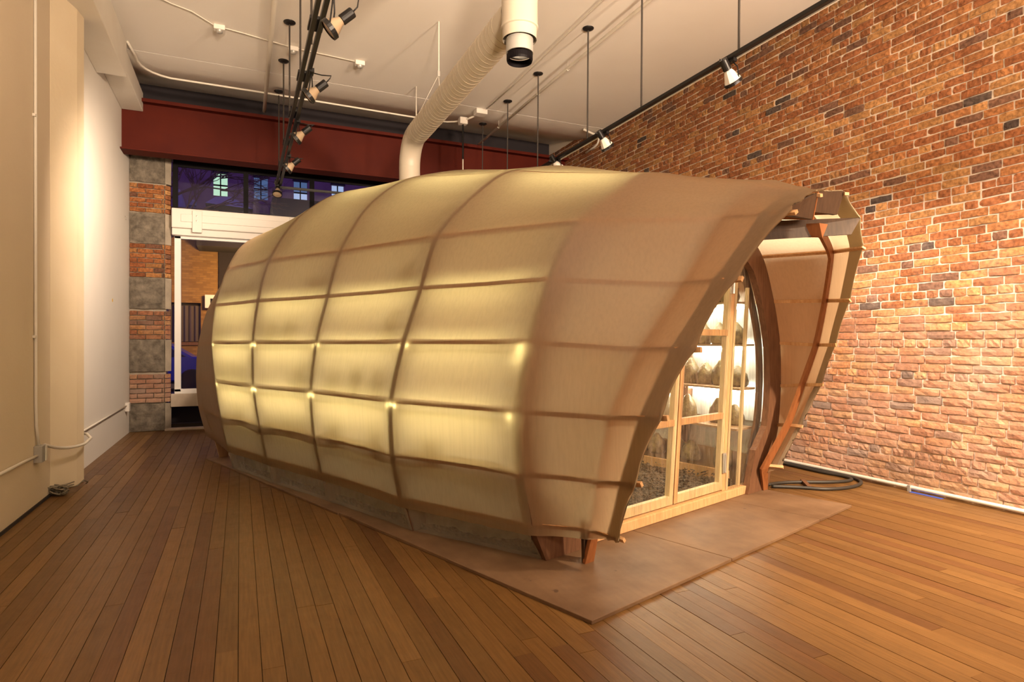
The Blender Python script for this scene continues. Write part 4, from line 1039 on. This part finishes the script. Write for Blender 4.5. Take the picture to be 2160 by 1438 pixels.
for i in range(200): fs.append((i * 2, i * 2 + 2, i * 2 + 3, i * 2 + 1))
MB().add(vs, fs).build('curtain', 'curtain', f, smooth=True)
T(MB().box(-1.30, 12, BY - 1.5, BY - .12, 4.5, 5.05).build('street_canopy', 'dark_mass'), 'black flat canopy projecting from the buildings across the street', 'canopy')
T(MB().box(-.68, 14, BY - .1, BY + 4, -.1, 5.9).build('dark_building', 'dark_mass'), 'unlit dark building to the right of the ochre brick one', 'building')
sg_ = T(empty('shop_sign', (-1.11, BY - .15, 2.52)), 'white shop sign with a dark letter F beside the curtained window', 'sign')
MB().box(0, 1.2, -.08, 0, 0, .46).build('board', 'sign_white', sg_)
MB().box(.17, .22, -.09, -.08, .08, .33).box(.17, .33, -.09, -.08, .27, .33).box(.17, .29, -.09, -.08, .17, .22).build('letter', 'car_glass', sg_)
# upper purple brick building further back
UY = 30
ub = T(empty('upper_building', (-14, UY, 0)), 'tall purple-lit brick building behind with four small lit sash windows', 'building')
wx = [(-1.07, -.50), (.58, 1.17), (2.28, 2.88), (3.98, 4.55)]
cols_ = [-14] + [v for ab in wx for v in ab] + [16]
mbw = MB()
for i in range(0, len(cols_) - 1, 2): mbw.box(cols_[i] + 14, cols_[i + 1] + 14, 0, .5, 0, 16)
for a, b in wx: mbw.box(a + 14, b + 14, 0, .5, 0, 7.82).box(a + 14, b + 14, 0, .5, 8.82, 16)
mbw.build('wall', 'facade_purple', ub)
for (a, b), m1, m2, zt in zip(wx, ('lit_window', 'lit_window_dim', 'lit_window_pale', 'lit_window_dim'), ('lit_window', 'lit_window_dim', 'lit_window_dim', 'lit_window_pale'), (8.82, 8.82, 8.82, 8.82)):
    wn = MB().box(a + 14, b + 14, .10, .16, 8.28, 8.34).box((a + b) / 2 + 14 - .025, (a + b) / 2 + 14 + .025, .10, .16, 7.82, 8.82).build('window', 'dark_frame', ub)
    MB().box(a + 14, b + 14, .17, .19, 7.82, 8.31).build('pane', m1, wn); MB().box(a + 14, b + 14, .17, .19, 8.31, 8.82).build('pane', m2 if m1 != 'lit_window' else 'lit_window', wn)
    MB().prism([(a + 14 - .06, 8.82), (b + 14 + .06, 8.82), (b + 14 + .03, 8.93), ((a + b) / 2 + 14, 8.98), (a + 14 - .03, 8.93)], .03, -.0, Matrix(((1, 0, 0, 0), (0, 0, -1, 0), (0, 1, 0, 0), (0, 0, 0, 1)))).build('arched_lintel', 'dark_mass', wn)
T(MB().box(-8, 12, 26.0, 29.0, 5.9, 6.4).box(1.2, 12, 26.5, 29.0, 6.4, 7.2).build('low_roof', 'dark_mass'), 'dark flat roof in front of the purple building', 'roof')
T(MB().add([(-1.3, 28, 7.05), (.5, 28, 6.95), (.5, 29.4, 6.95), (-1.3, 29.4, 7.05), (-.95, 28.6, 7.45), (-.35, 28.6, 7.52)], [(0, 1, 5, 4), (1, 2, 5), (2, 3, 4, 5), (3, 0, 4), (0, 3, 2, 1)]).build('hipped_roof', 'roof_slate'), 'small pale hipped roof below the first lit window outside', 'roof')
T(MB().lathe([(.10, 0), (.10, .35), (.17, .38), (.17, .55), (.12, .6), (.0, .62)], (-1.75, 27.5, 6.4), (0, 0, 1), 14).build('roof_vent', 'roof_slate', smooth=False), 'pale round roof vent outside the left transom pane', 'vent')
T(MB().lathe([(.30, 0), (.25, .35), (.05, .95), (.0, 1.0)], (-2.2, 27.5, 6.4), (0, 0, 1), 14).build('roof_cone', 'roof_slate'), 'pale pointed roof finial outside at the far left pane', 'roof finial')
# bare street tree
def tree(base, h, seed, label, lean=0, depth=5, ln=1.5, spread=.65):
    rnd = random.Random(seed); mb = MB()
    def grow(p, d, L, r, k):
        q = p + d * L; mid = p.lerp(q, .5) + Vector((rnd.uniform(-1, 1), rnd.uniform(-1, 1), rnd.uniform(-1, 1))) * L * .08
        mb.tube([p, mid, q], r, 5 if r > .01 else 3, False, [r, r * .85, r * .7])
        if k == 0: return
        for i in range(3 if k > 1 else 2):
            nd = (d + Vector((rnd.uniform(-1, 1), rnd.uniform(-1, 1), rnd.uniform(-.6, .8))) * spread).normalized()
            grow(p.lerp(q, rnd.uniform(.6, 1)), nd, L * rnd.uniform(.62, .82), r * .62, k - 1)
    mb.tube([base, (base[0] + lean * .5, base[1], h * .5), (base[0] + lean, base[1], h)], .11, 8, True, [.14, .12, .09])
    trunk = mb.build('bare_tree', 'bark'); mb = MB()
    top = Vector((base[0] + lean, base[1], h))
    for i in range(6):
        a = i * 1.05 + .3; grow(top - Vector((0, 0, i * .22)), Vector((math.cos(a) * .9, math.sin(a) * .5, .55)).normalized(), ln, .045, depth)
    b = mb.build('branches', 'bark', trunk); b['kind'] = 'stuff'
    T(trunk, label, 'tree'); return trunk
tree((-2.2, 18.5, -.1), 4.9, 3, 'bare leafless street tree in front of the ochre and purple buildings', .1, 5, 1.45)
tree((7.4, 19.8, -.1), 4.6, 11, 'bare street tree outside, behind the top of the canvas greenhouse', .1, 5, 1.3)
# parked blue car
car = T(empty('parked_car', (-2.6, 20.5, -.1)), 'blue car parked in the street outside the lower window', 'car')
prof = [(-2.1, .30), (-2.1, .72), (-1.95, .82), (-1.1, .92), (-.55, 1.36), (.75, 1.38), (1.35, 1.0), (2.0, .92), (2.1, .70), (2.1, .30)]
MX = Matrix(((1, 0, 0, 0), (0, 0, 1, 0), (0, 1, 0, 0), (0, 0, 0, 1)))
MB().prism(prof, -.8, .8, MX).build('body', 'car_blue', car, bevel=.04)
MB().prism([(-.98, .95), (-.50, 1.29), (.70, 1.31), (1.2, 1.0)], -.81, -.805, MX).build('side_window', 'car_glass', car)
for xw in (-1.35, 1.35):
    for yy in (-.74, .74):
        MB().lathe([(0, -.09), (.30, -.09), (.33, -.06), (.33, .06), (.30, .09), (0, .09)], (xw, yy, .32), (0, 1, 0), 20).build('wheel', 'rubber', car)
